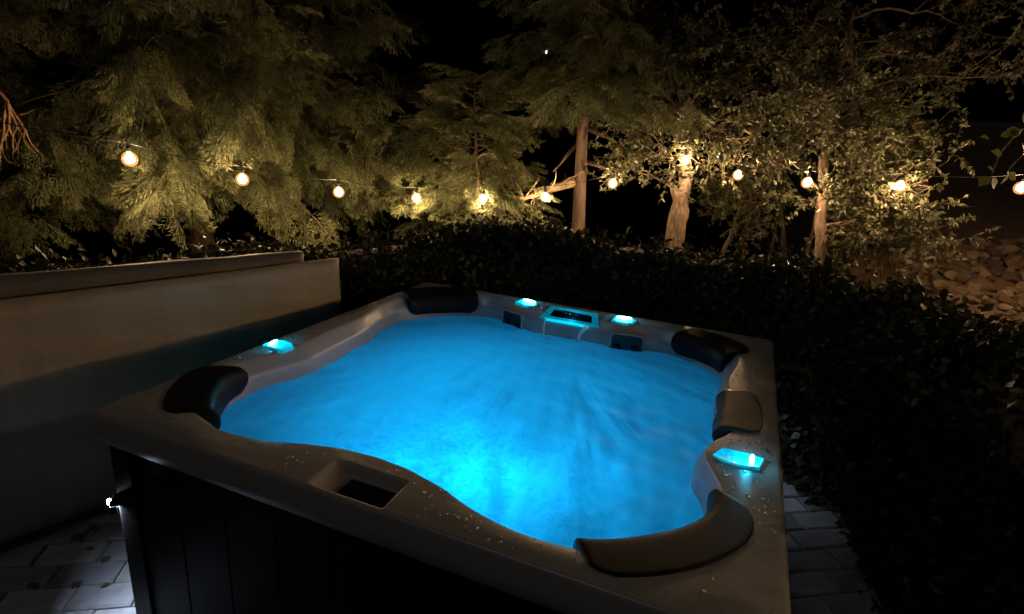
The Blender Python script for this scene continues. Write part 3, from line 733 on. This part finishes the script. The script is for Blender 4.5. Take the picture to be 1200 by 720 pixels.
def conifer(name, label, base, top, zmin, lmax, nlimb, seed, trunk_r=.13, fsize=.42, droop=.55, lean=(0, 0), prof=1.0, per=.125, bark='dark_bark', nside=3):
    r_ = random.Random(seed); root = empty(name, tuple(base)); tag(root, label, 'tree', 'trees beyond the hedge')
    b = MB(); bz = base[2]; hgt = top-bz
    tp = [Vector((base[0]+lean[0]*t+.05*math.sin(5*t+seed), base[1]+lean[1]*t+.05*math.cos(4*t), bz-.15+(hgt+.1)*t)) for t in np.linspace(0, 1, 14)]
    b.tube(tp, [max(.012, trunk_r*(1.25 if i == 0 else 1)*(1-i/14.2)) for i in range(14)], 12)
    pos = [[], [], []]; fw_ = [[], [], []]; nn = [[], [], []]; sc = [[], [], []]
    for i in range(nlimb):
        u = (i+.5)/nlimb; z = zmin+(top-zmin)*u**1.15; az = i*2.39996+r_.uniform(-.4, .4)
        t = (z-bz)/hgt; c = tp[min(13, int(t*13))].lerp(tp[min(13, int(t*13)+1)], t*13 % 1); c.z = z
        L = lmax*(1-u)**prof*r_.uniform(.65, 1.1)+.25
        d = Vector((math.cos(az), math.sin(az), .12+.25*u))
        n = max(4, int(L/.22)); P = wander(c, d, L, n, .10, -.035*(1+droop), r_)
        b.tube(P, [max(.005, .014*(1-.9*k/n)*(.5+L/3)) for k in range(n+1)], 5)
        # side branchlets with fronds
        dist = .05*L
        while dist < L*1.02:
            k = min(n-1, int(dist/L*n)); p = P[k].lerp(P[k+1], min(1, dist/L*n-k)); td = (P[k+1]-P[k]).normalized()
            for s in range(nside):
                a = r_.uniform(35, 85)*(1 if s % 2 else -1); f = td.copy(); f.rotate(Matrix.Rotation(R(a), 3, 'Z'))
                f = (f+td*.3+Vector((0, 0, -droop*r_.uniform(.3, 1.5)))).normalized()
                q = r_.randrange(3); pos[q].append(p+f*r_.uniform(0, .22)+Vector((r_.gauss(0, .03), r_.gauss(0, .03), r_.gauss(0, .05)))); fw_[q].append(f)
                nn[q].append(Vector((r_.gauss(0, .5), r_.gauss(0, .5), 1))); sc[q].append(fsize*r_.uniform(.65, 1.3)*(1-.25*dist/L))
            dist += per*r_.uniform(.6, 1.4)
        q = r_.randrange(3); pos[q].append(P[-1]); fw_[q].append(P[-1]-P[-2]); nn[q].append(Vector((0, 0, 1))); sc[q].append(fsize)
    b.build('trunk', M[bark], root)
    Vs, Fs, off = [], [], 0
    for q in range(3):
        if not pos[q]: continue
        pq, fq, nq, sq = np.array(pos[q]), np.array(fw_[q]), np.array(nn[q]), np.array(sc[q])
        kp = clear_of_bulbs(pq+fq/np.linalg.norm(fq, axis=1, keepdims=True)*sq[:, None]*.45, .13)
        V, Fc = stamp(*FRONDS[q], pq[kp], fq[kp], nq[kp], sq[kp])
        Vs.append(V); Fs.append(Fc+off); off += len(V)
    link('crown', npmesh('crown', np.concatenate(Vs), np.concatenate(Fs)), M['conifer'], root, False)
    return root

def broadleaf(name, label, trunk, radii, clumps, seed, leaf=.045, bark='bark', twl=.40, dens=26, mat='broad', group='trees beyond the hedge', cat='tree'):
    """trunk: list of points; clumps: (centre, radius, number of twigs)"""
    r_ = random.Random(seed); root = empty(name, tuple(trunk[0])); tag(root, label, cat, group)
    b = MB(); T = [Vector(p) for p in trunk]
    fine = []
    for i in range(len(T)-1):
        for k in range(5): fine.append(T[i].lerp(T[i+1], k/5))
    fine.append(T[-1]); nf = len(fine)
    fine = [p+Vector((.012*math.sin(i*1.3+seed), .012*math.cos(i*1.7), 0)) for i, p in enumerate(fine)]
    b.tube(fine, [float(np.interp(i/(nf-1), np.linspace(0, 1, len(radii)), radii))*(1+.06*math.sin(i*2.1)) for i in range(nf)], 12)
    LP, LF, LN, LS = [], [], [], []
    for c, rad, ntw in clumps:
        c = Vector(c)
        # limb from the nearest sensible trunk point below the clump
        cand = [p for p in fine[nf//4:] if p.z < c.z+.15] or fine[-3:]
        s = min(cand, key=lambda p: (p-c).length+.25*abs(p.z-(c.z-.5)))
        mid = s.lerp(c, .5)+Vector((r_.gauss(0, .08), r_.gauss(0, .08), .12*(c-s).length+r_.gauss(0, .05)))
        P = []
        for t in np.linspace(0, 1, 10):
            P.append(s*(1-t)**2+mid*2*t*(1-t)+c*t*t+Vector((r_.gauss(0, .018), r_.gauss(0, .018), r_.gauss(0, .018))))
        L = (c-s).length; b.tube(P, [max(.005, .015*(1-.75*k/9)*(.5+.5*L)) for k in range(10)], 6)
        for k in range(ntw):
            o = P[r_.randrange(4, 10)]
            tgt = c+Vector((r_.gauss(0, .5), r_.gauss(0, .5), r_.gauss(0, .45)))*rad
            Q = wander(o, tgt-o, max(.15, (tgt-o).length), 5, .22, 0, r_)
            b.tube(Q, [.005, .0045, .004, .003, .0025, .002], 4, False)
            for m in range(3):
                d = Vector((r_.gauss(0, 1), r_.gauss(0, 1), r_.gauss(.1, .7))); W = wander(Q[r_.randrange(2, 6)], d, twl*r_.uniform(.5, 1.1), 5, .25, -.03, r_)
                b.tube(W, [.003, .0026, .0022, .0018, .0014, .001], 3, False)
                for _ in range(dens):
                    u = r_.random(); k2 = min(4, int(u*5)); p = W[k2].lerp(W[k2+1], u*5-k2)
                    td = (W[k2+1]-W[k2]).normalized(); f = (td*.5+Vector((r_.gauss(0, .8), r_.gauss(0, .8), r_.gauss(-.15, .7)))).normalized()
                    LP.append(p); LF.append(f); LN.append((r_.gauss(0, .8), r_.gauss(0, .8), 1)); LS.append(leaf*r_.uniform(.6, 1.3))
    b.build('trunk', M[bark], root)
    LP = np.array(LP); kp = clear_of_bulbs(LP, .08)
    V, Fc = stamp(LEAF_V2, LEAF_T2, LP[kp], np.array(LF)[kp], np.array(LN, float)[kp], np.array(LS)[kp])
    link('crown', npmesh('crown', V, Fc), M[mat], root, False)
    return root
def gz(x, y): return float(terrain_z(x, y))
def base_at(px, py, depth):
    p = at_d(px, py, depth); return (p[0], p[1], gz(p[0], p[1]))

# left: three feathery conifers
conifer('conifer_tree', 'tall feathery conifer with dark trunk rising behind the folded cover', base_at(235, 292, 6.6), 5.6, 1.35, 2.2, 58, 3, .15, .46, .75)
conifer('conifer_tree', 'feathery conifer growing behind the bunch of bare reddish twigs', base_at(-60, 292, 5.6), 4.8, 1.15, 1.7, 52, 4, .11, .44, .8)
conifer('conifer_tree', 'drooping conifer standing between the cover and the small bushy conifer', base_at(385, 280, 7.4), 5.8, 1.2, 1.3, 50, 9, .13, .46, .7)
conifer('small_conifer', 'small bushy conifer with pointed top beside the thick pale limb', base_at(556, 262, 6.9), 2.55, .75, .85, 56, 12, .06, .32, .25, per=.12)

# middle conifer with visible trunk and a pale broken limb
def mid_tree():
    d = 6.9; bs = base_at(677, 262, d)
    root = conifer('conifer_tree', 'open conifer with thick bare trunk and a pale broken limb', bs, 5.4, 2.3, 0.95, 46, 21, .10, .40, .35, per=.13, bark='dark_bark')
    b = MB(); r_ = random.Random(2)
    P = [Vector(at_d(x, y, d-dd)) for x, y, dd in ((680, 213, 0), (668, 215, .15), (655, 219, .25), (642, 223, .3), (628, 228, .33), (614, 233, .36), (603, 231, .4))]
    b.tube(P, [.06, .055, .048, .042, .036, .024, .010], 8)
    for k in range(9):
        o = P[r_.randrange(2, 6)]; b.tube(wander(o, (r_.gauss(0, 1), r_.gauss(0, .6), r_.gauss(.5, .8)), r_.uniform(.15, .4), 5, .25, 0, r_), [.011, .009, .007, .005, .003, .002], 5)
    b.build('broken_limb', M['bark_pale'], root)
    for k, (x0, y0, x1, y1) in enumerate(((684, 165, 640, 190), (688, 150, 740, 170), (690, 120, 668, 108), (686, 190, 730, 200))):
        b = MB(); A = Vector(at_d(x0, y0, d)); B = Vector(at_d(x1, y1, d-.3)); P = wander(A, B-A, (B-A).length, 6, .16, .02, r_)
        b.tube(P, [.035, .03, .025, .02, .015, .01, .006], 7); b.build('limb', M['bark'], root)
mid_tree()

# right: two broadleaf trees, a shrub and thin stems behind
def px_clumps(lst, d0):
    out = []
    r_ = random.Random(len(lst))
    for x, y, rad, n in lst:
        out.append((at_d(x, y, d0+r_.uniform(-.6, .5)), rad, n))
    return out
d1 = 6.5
b1 = base_at(793, 285, d1)
t1 = [b1, at_d(795, 262, d1), at_d(800, 225, d1), at_d(806, 180, d1), at_d(803, 130, d1), at_d(790, 70, d1+.1), at_d(775, 10, d1+.2)]
broadleaf('broadleaf_tree', 'broadleaf tree with thick rough trunk glowing in the light of its bulb', t1, [.12, .095, .08, .068, .055, .04, .02],
          px_clumps([(760, 175, .5, 16), (740, 140, .5, 16), (720, 190, .35, 9), (775, 120, .55, 20), (820, 140, .5, 18), (855, 160, .45, 16), (840, 100, .55, 18), (790, 60, .55, 16), (740, 60, .5, 14), (850, 40, .6, 14), (760, 10, .6, 10), (700, 105, .4, 10), (810, 185, .3, 6)], d1), 31, .052, 'bark')
_rt1 = [o for o in bpy.data.objects if o.name == 'broadleaf_tree'][0]
b = MB(); b.tube([(b1[0]-.08, b1[1], b1[2]-.1), at_d(787, 280, d1), at_d(790, 255, d1), at_d(795, 235, d1), at_d(790, 222, d1), at_d(786, 214, d1)], [.10, .075, .065, .06, .05, .01], 10); b.build('side_stem', M['bark'], _rt1)
d2 = 5.9
b2 = base_at(960, 308, d2)
t2 = [b2, at_d(961, 290, d2), at_d(964, 230, d2), at_d(968, 170, d2), at_d(976, 115, d2), at_d(990, 60, d2), at_d(1000, 10, d2)]
broadleaf('broadleaf_tree', 'wide broadleaf tree with slim trunk and low leafy branches near the stones', t2, [.075, .06, .052, .046, .038, .028, .015],
          px_clumps([(890, 120, .5, 20), (925, 95, .5, 20), (880, 175, .4, 12), (935, 150, .4, 12), (985, 95, .5, 20), (1010, 150, .5, 22), (1045, 120, .5, 20), (1005, 210, .45, 18), (1040, 190, .4, 16), (1060, 250, .4, 18),
                     (1010, 262, .45, 20), (1035, 285, .4, 16), (1080, 160, .4, 14), (1060, 60, .6, 18), (960, 40, .6, 18), (900, 50, .6, 18), (1120, 90, .6, 14), (1090, 215, .35, 10), (1000, 300, .4, 10), (1130, 30, .7, 12), (1170, 90, .5, 8), (1100, 270, .3, 6)], d2), 32, .056)
# bare twig fan above the bulb between the two trunks
def twig_fan(name, label, px, depth, n, spread, L, down, seed, mat, anchor, r0=.010):
    r_ = random.Random(seed); root = empty(name, tuple(at_d(*px, depth))); tag(root, label, 'branch'); 
    b = MB(); o = Vector(at_d(*px, depth))
    A_ = Vector(anchor); mid = A_.lerp(o, .55)+Vector((0, 0, .28))      # arching limb that carries the twigs, grown from the tree behind
    P_ = [A_*(1-t)**2+mid*2*t*(1-t)+o*t*t+Vector((r_.gauss(0, .012), r_.gauss(0, .012), r_.gauss(0, .012)))*(0 if t in (0, 1) else 1) for t in np.linspace(0, 1, 12)]
    b.tube(P_, [.032-.0018*k for k in range(12)], 7)
    b.build('stem', M[mat], root)
    for i in range(n):
        a = R(-90+spread*((i+.5)/n-.5)*2*down+r_.uniform(-8, 8))
        d = Vector(_rt)*math.cos(a)+Vector((0, 0, 1))*math.sin(a)+Vector((r_.gauss(0, .2), r_.gauss(0, .2), 0))
        P = wander(o, d, L*r_.uniform(.6, 1.1), 8, .16, -.03, r_); b = MB(); b.tube(P, [r0*(1-.1*k) for k in range(9)], 5)
        for m in range(2):
            k = r_.randrange(2, 7); Q = wander(P[k], d+Vector((r_.gauss(0, .6), r_.gauss(0, .6), r_.gauss(0, .5))), L*.4, 5, .22, 0, r_); b.tube(Q, [r0*.5*(1-.15*j) for j in range(6)], 4)
        b.build('twig', M[mat], root)
twig_fan('bare_branch', 'tangle of bare pale twigs hanging over the bulb beside the rough trunk', (882, 158), 6.1, 9, 75, .55, 1, 3, 'bark_pale', at_d(804, 150, 6.5), .009)
twig_fan('bare_branch', 'bunch of bare reddish twigs hanging in front of a feathery conifer', (8, 118), 4.35, 6, 26, .5, 1, 5, 'twig', Vector(base_at(-60, 292, 5.6))+Vector((0.02, 0, 2.35)), .011)

# thin stems and a shrub farther back
r_ = random.Random(8)
for k, (x, y0, y1, d, lean) in enumerate(((905, 292, 205, 8.6, .1), (922, 290, 190, 9.0, .3), (934, 296, 215, 8.2, -.5), (880, 285, 205, 8.4, -.1), (940, 300, 235, 7.8, .55))):
    A = at_d(x, y0, d); T = Vector(at_d(x+lean*50, y1, d)); root = empty('sapling', (A[0], A[1], gz(A[0], A[1]))); tag(root, 'thin bare sapling stem in the dark behind the slim trunk', 'tree', 'thin stems behind the broadleaf trees')
    b = MB(); P = wander((A[0], A[1], gz(A[0], A[1])-.05), T-Vector((A[0], A[1], gz(A[0], A[1]))), 2.6, 10, .05, .02, r_); b.tube(P, [.035*(1-.08*i) for i in range(11)], 7)
    for m in range(7):
        Q = wander(P[r_.randrange(4, 11)], (r_.gauss(0, 1), r_.gauss(0, 1), .6), r_.uniform(.3, .8), 5, .2, 0, r_); b.tube(Q, [.010, .008, .006, .005, .003, .002], 4)
    b.build('trunk', M['dark_bark'], root)
sb = base_at(850, 275, 7.6)
broadleaf('shrub', 'pale loose shrub growing between the two lit trunks', [sb, (sb[0], sb[1], sb[2]+.5), (sb[0]+.1, sb[1], sb[2]+1.1)], [.05, .035, .015],
          [(at_d(x, y, 7.6), .4, 12) for x, y in ((850, 235), (880, 240), (830, 225), (862, 215), (895, 260), (905, 225))], 41, .05, 'bark', group=None, cat='shrub')

# branch of a tree standing outside the view, with big single leaves
def near_branch():
    d = 2.9; trunk_b = (5.6, 3.0, gz(5.6, 3.0)); root = empty('overhanging_branch', trunk_b); tag(root, 'thin overhanging branch with large yellow-green leaves above the stony bank', 'branch')
    r_ = random.Random(4)
    b = MB(); b.tube([trunk_b, (5.62, 3.02, 1.0), (5.55, 3.0, 2.0), (5.45, 3.0, 3.2)], [.09, .075, .06, .03], 10); b.build('trunk', M['bark'], root)
    pts = [(5.55, 3.0, 2.05), tuple(at_d(1262, 128, d+.15)), tuple(at_d(1215, 140, d)), tuple(at_d(1190, 158, d)), tuple(at_d(1172, 180, d)), tuple(at_d(1162, 205, d))]
    b = MB(); b.tube(pts, [.014, .010, .007, .005, .004, .003], 6); b.build('stem', M['bark'], root)
    b = MB(); b.tube([at_d(1212, 150, d), at_d(1200, 180, d-.05), at_d(1185, 195, d-.05), at_d(1178, 208, d-.06)], [.005, .004, .003, .002], 5); b.build('stem', M['bark'], root)
    spots = [(1160, 207, -140, .085), (1163, 207, -60, .07), (1165, 203, 150, .06), (1182, 200, -100, .075), (1180, 203, -30, .065), (1174, 182, 160, .06), (1150, 166, 170, .0), (1190, 158, 165, .075), (1196, 152, -160, .07), (1205, 146, 120, .09), (1186, 163, 60, .06), (1160, 163, 170, .055), (1172, 160, 20, .05), (1198, 168, -60, .07)]
    me = None
    for x, y, a, s in spots:
        if s == 0: continue
        o = at_d(x, y, d-r_.uniform(0, .08)); f = _rt*math.cos(R(a))+np.array((0, 0, 1))*math.sin(R(a))+_fw*r_.uniform(-.4, .2)
        nrm = -_fw+np.array([r_.gauss(0, .5), r_.gauss(0, .5), r_.gauss(.4, .4)])
        V, _ = stamp(LEAF_V, np.array([(0, 1, 2, 6)]), np.array([o]), np.array([f]), np.array([nrm]), np.array([s]))
        m_ = pymesh('leaf', V, [(0, 1, 2, 6), (6, 2, 3), (0, 6, 4, 5), (6, 3, 4)]); link('leaf', m_, M['near_leaf'], root)
near_branch()

# ------------------------------------------------------------------ hedge: woody stems, dense leaf shell
def hedge():
    # front top edge, read from the photograph at the height given
    ctl = [(-60, 322, .90), (20, 316, .90), (150, 310, .92), (270, 302, .96), (360, 293, 1.02), (440, 281, 1.10), (560, 276, 1.11), (690, 278, 1.14), (800, 290, 1.16), (880, 302, 1.16), (960, 318, 1.16), (1050, 346, 1.16), (1130, 368, 1.15), (1200, 392, 1.15), (1290, 436, 1.15)]
    P = [np.array([*at_z(x, y, z)[:2], z]) for x, y, z in ctl]; P.append(np.array([3.55, 0.6, 1.15])); P.append(np.array([3.6, -.4, 1.15]))
    P = np.array(P)
    seg = np.linalg.norm(np.diff(P[:, :2], axis=0), axis=1); s = np.concatenate([[0], np.cumsum(seg)]); Ltot = s[-1]
    k = np.exp(-.5*(np.arange(-20, 21)/8.0)**2); k /= k.sum()
    g = np.linspace(0, Ltot, 400); C = np.stack([np.convolve(np.pad(np.interp(g, s, P[:, i]), 20, mode='edge'), k, 'valid') for i in range(3)], 1)
    tan = np.gradient(C[:, :2], axis=0); tan /= np.linalg.norm(tan, axis=1, keepdims=True)
    out = np.stack([-tan[:, 1], tan[:, 0]], 1)     # away from the tub
    C[:, :2] -= out*.42
    root = empty('hedge', (float(C[200, 0]), float(C[200, 1]), 0)); tag(root, 'long dark leafy hedge curving round behind the tub', 'hedge')
    # leaves
    N = 64000
    u = rng.random(N); idx = (u*399).astype(int); c = C[idx]; o = out[idx]; tz = c[:, 2]; w = .45
    kind = rng.random(N); v = rng.random(N)
    z = np.where(kind < .58, tz*v**.9, np.where(kind < .9, tz, tz*v)); off = np.where(kind < .58, 0.0, np.where(kind < .9, w*v, w))
    lump = 0.07*np.sin(c[:, 0]*3.1+z*5.3)+.06*np.sin(c[:, 1]*4.3-z*3.7+c[:, 0]*2.0)+.05*np.sin(7.1*c[:, 0]-6.3*c[:, 1]+9*z)
    off = off+np.where(kind < .58, lump-.02-(.10*(1-z/tz))*(kind < .58)+rng.normal(0, .035, N), np.where(kind < .9, 0, -lump))
    z = z+np.where((kind >= .58) & (kind < .9), lump*.7-.03+rng.normal(0, .03, N)+np.abs(rng.normal(0, .02, N))*(rng.random(N) < .2)*3, 0)
    pos = np.stack([c[:, 0]+o[:, 0]*off, c[:, 1]+o[:, 1]*off, np.maximum(z, .02)], 1)
    nor = np.where((kind < .58)[:, None], np.stack([-o[:, 0], -o[:, 1], np.full(N, .5)], 1), np.where((kind < .9)[:, None], np.array([0, 0, 1.0]), np.stack([o[:, 0], o[:, 1], np.full(N, .5)], 1)))
    nor = nor+rng.normal(0, .45, (N, 3)); fwd = rng.normal(0, 1, (N, 3))+np.array([0, 0, -.5])
    V, Fc = stamp(LEAF_V2*np.array([1.25, 1, 1]), LEAF_T2, pos, fwd, nor, .052*rng.uniform(.6, 1.35, N))
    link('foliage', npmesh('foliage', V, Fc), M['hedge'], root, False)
    # dense twiggy heart so that no light leaks through
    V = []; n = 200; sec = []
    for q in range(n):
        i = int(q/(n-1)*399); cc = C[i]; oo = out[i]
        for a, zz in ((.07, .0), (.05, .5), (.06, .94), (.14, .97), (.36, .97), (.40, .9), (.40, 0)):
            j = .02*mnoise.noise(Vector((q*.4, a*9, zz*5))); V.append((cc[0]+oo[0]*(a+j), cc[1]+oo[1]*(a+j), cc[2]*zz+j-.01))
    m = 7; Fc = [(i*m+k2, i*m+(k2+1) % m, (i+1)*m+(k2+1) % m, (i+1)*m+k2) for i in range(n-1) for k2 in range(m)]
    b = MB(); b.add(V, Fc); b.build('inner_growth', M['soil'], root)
    # upright shoots poking out of the top
    r_ = random.Random(9); b = MB(); LP = []; LF = []; LN = []; LS = []
    for q in range(150):
        i = r_.randrange(400); a = r_.uniform(.0, .45); p = Vector((C[i, 0]+out[i, 0]*a, C[i, 1]+out[i, 1]*a, C[i, 2]-.05)); W = wander(p, (r_.gauss(0, .5), r_.gauss(0, .5), 1), r_.uniform(.08, .2), 4, .2, 0, r_)
        b.tube(W, [.003, .0025, .002, .002, .001], 3, False)
        for k2 in range(7):
            pp = W[r_.randrange(1, 5)]; LP.append(pp); LF.append((r_.gauss(0, 1), r_.gauss(0, 1), r_.gauss(.3, .6))); LN.append((r_.gauss(0, .6), r_.gauss(0, .6), 1)); LS.append(.05*r_.uniform(.6, 1.3))
    tag(b.build('shoots', M['bark'], root), kind='stuff')
    V, Fc = stamp(LEAF_V2, LEAF_T2, np.array(LP), np.array(LF), np.array(LN), np.array(LS)); link('shoot_leaves', npmesh('shoot_leaves', V, Fc), M['hedge'], root, False)
hedge()

# low ivy spilling over the paving at the foot of the hedge, right of the tub
def ivy():
    n = 520; r_ = random.Random(6); pos = []; fw_ = []; nn = []; ss = []
    for k in range(n):
        t = r_.random(); x = 2.42+.55*t+abs(r_.gauss(0, .10)); y = 2.40-.75*t**1.2+r_.gauss(0, .10); z = .03+abs(r_.gauss(0, .22))*min(1, max(.15, (x-2.45)*2.2))
        if x < 2.36: continue
        pos.append((x, y, z)); fw_.append((r_.gauss(-.6, .7), r_.gauss(-.5, .7), r_.gauss(-.3, .5))); nn.append((r_.gauss(-.6, .4), r_.gauss(-.6, .4), .9)); ss.append(.06*r_.uniform(.6, 1.25))
    V, Fc = stamp(LEAF_V2*np.array([1.5, 1, 1]), LEAF_T2, np.array(pos), np.array(fw_), np.array(nn), np.array(ss))
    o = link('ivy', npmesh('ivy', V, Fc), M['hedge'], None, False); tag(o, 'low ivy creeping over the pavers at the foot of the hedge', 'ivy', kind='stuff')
ivy()

# ------------------------------------------------------------------ stones on the bank
def stone_mesh(seed):
    import bmesh
    bm = bmesh.new(); bmesh.ops.create_icosphere(bm, subdivisions=2, radius=1.0)
    r_ = random.Random(seed); o = Vector((seed*3.7, seed*1.3, 0)); planes = [(Vector((r_.gauss(0, 1), r_.gauss(0, 1), r_.gauss(0, 1))).normalized(), r_.uniform(.45, .8)) for _ in range(12)]
    for v in bm.verts:
        c = v.co.copy()
        for n, d in planes:
            e = c.dot(n)-d
            if e > 0: c -= n*e
        v.co = c*(1+.12*mnoise.noise(c*1.8+o))
    me = bpy.data.meshes.new('stone'); bm.to_mesh(me); bm.free()
    me.polygons.foreach_set('use_smooth', [False]*len(me.polygons)); return me
smats = [mat_plain('field_stone_%s' % 'abc'[k], c, 0.85, 0.35, 5, 0.8, 16, 0.03) for k, c in enumerate([(0.17, 0.108, 0.068), (0.11, 0.07, 0.045), (0.235, 0.16, 0.108)])]
SM = []
for k in range(9):
    me = stone_mesh(k+1); me.materials.append(smats[k % 3]); SM.append(me)
def stones():
    r_ = random.Random(14); placed = []
    def hit(px, py):
        d = ray(px, py); t = 3.0
        while t < 20:
            p = CAM+d*t
            if p[2] < gz(p[0], p[1]): return p
            t += .03
        return None
    tries = 0
    while len(placed) < 190 and tries < 4000:
        tries += 1; px = r_.uniform(1040, 1225); py = r_.uniform(283, 388)
        if py > 312+(px-1040)*.62 or py < 300-(px-1060)*.12: continue
        p = hit(px, py)
        if p is None: continue
        s = r_.uniform(.05, .125)*(1+.03*(np.linalg.norm(p-CAM)-6))
        if any((p[0]-q[0])**2+(p[1]-q[1])**2 < ((s+q[2])*.72)**2 for q in placed): continue
        placed.append((p[0], p[1], s))
        o = bpy.data.objects.new('stone', SM[r_.randrange(9)]); COL.objects.link(o)
        o.scale = (s*r_.uniform(.9, 1.4), s*r_.uniform(.8, 1.1), s*r_.uniform(.5, .8)); o.rotation_euler = (r_.gauss(0, .2), r_.gauss(0, .2), r_.uniform(0, 6.28))
        o.location = (p[0], p[1], gz(p[0], p[1])+o.scale[2]*.45)
        tag(o, ('large ' if s > .105 else 'small ' if s < .075 else 'medium ')+('pale', 'brown', 'dark')[{0: 1, 1: 2, 2: 0}[SM.index(o.data) % 3]]+' field stone lying loose on the earth bank beyond the hedge', 'stone', 'stones on the bank beyond the hedge')
stones()

# fallen leaves on the pavers
r_ = random.Random(3)
for k, (x, y, a, s) in enumerate(((84, 635, 20, .06), (112, 624, 60, .045), (109, 645, 100, .04), (118, 661, 10, .05), (96, 680, 200, .055), (131, 684, 150, .04), (40, 690, 80, .05))):
    p = at_z(x, y, .036); V = [(v[0]*s, v[1]*s, v[2]*s*1.3) for v in LEAF_V]
    me = pymesh('fallen_leaf', V, [(0, 1, 2, 6), (6, 2, 3), (0, 6, 4, 5), (6, 3, 4)]); o = link('fallen_leaf', me, M['dead']); o.location = p; o.rotation_euler = (.1, .1, R(a))
    tag(o, 'small dry fallen leaf lying on the pavers by the cover', 'leaf', 'fallen leaves on the pavers')

# ------------------------------------------------------------------ string of bulbs
def string_lights():
    P = BULBS
    left_end = P[0]+Vector((-.6, -1.1, .35)); right_end = Vector((5.1, -.15, 2.0))
    root = empty('string_lights', tuple(P[7])); tag(root, 'string of round warm bulbs hung on a black cable between the trees', 'string lights')
    pts = [left_end]
    tops = [p+Vector((0, 0, .115)) for p in P]
    seq = [left_end]+tops+[right_end]; cab = []
    for i in range(len(seq)-1):
        for k in range(8):
            t = k/8; q = seq[i].lerp(seq[i+1], t); q.z -= .03*4*t*(1-t)*(-1 if i in () else 1); cab.append(q)
    cab.append(seq[-1]); b = MB(); b.tube(cab, .0035, 6); b.build('cable', M['wire'], root)
    pb = MB(); r0 = .034
    prof = [(.012, .036), (.016, .030), (.026, .020), (.0325, .006), (.034, -.006), (.0305, -.020), (.021, -.031), (.008, -.036)]
    pb.lathe((0, 0, 0), [(r*.95, z*.95) for r, z in prof], 14); me_b = pb.mesh('filament'); me_b.materials.append(M['bulb']); me_b.polygons.foreach_set('use_smooth', [True]*len(me_b.polygons))
    pg = MB(); pg.lathe((0, 0, 0), [(.013, .055), (.020, .050), (.038, .038), (.051, .018), (.056, -.004), (.050, -.030), (.036, -.048), (.014, -.058)], 18); me_g = pg.mesh('bulb'); me_g.materials.append(M['globe']); me_g.polygons.foreach_set('use_smooth', [True]*len(me_g.polygons))
    ps = MB(); ps.lathe((0, 0, 0), [(.013, .044), (.016, .048), (.017, .075), (.013, .088), (.006, .094), (.005, .116)], 10); me_s = ps.mesh('socket'); me_s.materials.append(M['wire'])
    for p in P:
        so = bpy.data.objects.new('socket', me_s); COL.objects.link(so); so.parent = root; so.location = p-Vector(root.location)
        bo = bpy.data.objects.new('bulb', me_g); COL.objects.link(bo); bo.parent = so
        fo = bpy.data.objects.new('filament', me_b); COL.objects.link(fo); fo.parent = so
        so.rotation_euler = (rnd.gauss(0, .05), rnd.gauss(0, .05), rnd.uniform(0, 6))
    # post that carries the near end
    b = MB(); b.box((5.05, -.23, 0), (5.15, -.13, 2.1)); o = b.build('wooden_post', M['wood'], None, False, .006); tag(o, 'square wooden post holding the end of the bulb string', 'post')
string_lights()

# distant lamps glimpsed through the trees
for px, d, s, lab in (((640, 61), 24, .07, 'tiny white window light far off above the small conifer'), ((841, 183), 22, .045, 'tiny bluish light far off beside the rough trunk')):
    p = at_d(*px, d); root = empty('distant_lamp', (p[0], p[1], gz(p[0], p[1]))); tag(root, lab, 'lamp')
    b = MB(); b.tube([(p[0], p[1], gz(p[0], p[1])-.3), (p[0], p[1], p[2]-s)], .05, 8); b.build('pole', M['wire'], root)
    b = MB(); b.box((p[0]-s*1.2, p[1]-s*1.2, p[2]+s*.9), (p[0]+s*1.2, p[1]+s*1.2, p[2]+s*1.2)); b.build('hood', M['wire'], root, False)
    b = MB(); b.lathe((p[0], p[1], p[2]), [(s*.4, -s), (s*.7, -s*.4), (s*.7, s*.6), (s*.5, s*.88)], 10); b.build('lamp_glass', M['far_lamp'], root)

print('pavers', NP, 'tris', sum(len(m.loop_triangles) or len(m.polygons) for m in bpy.data.meshes))
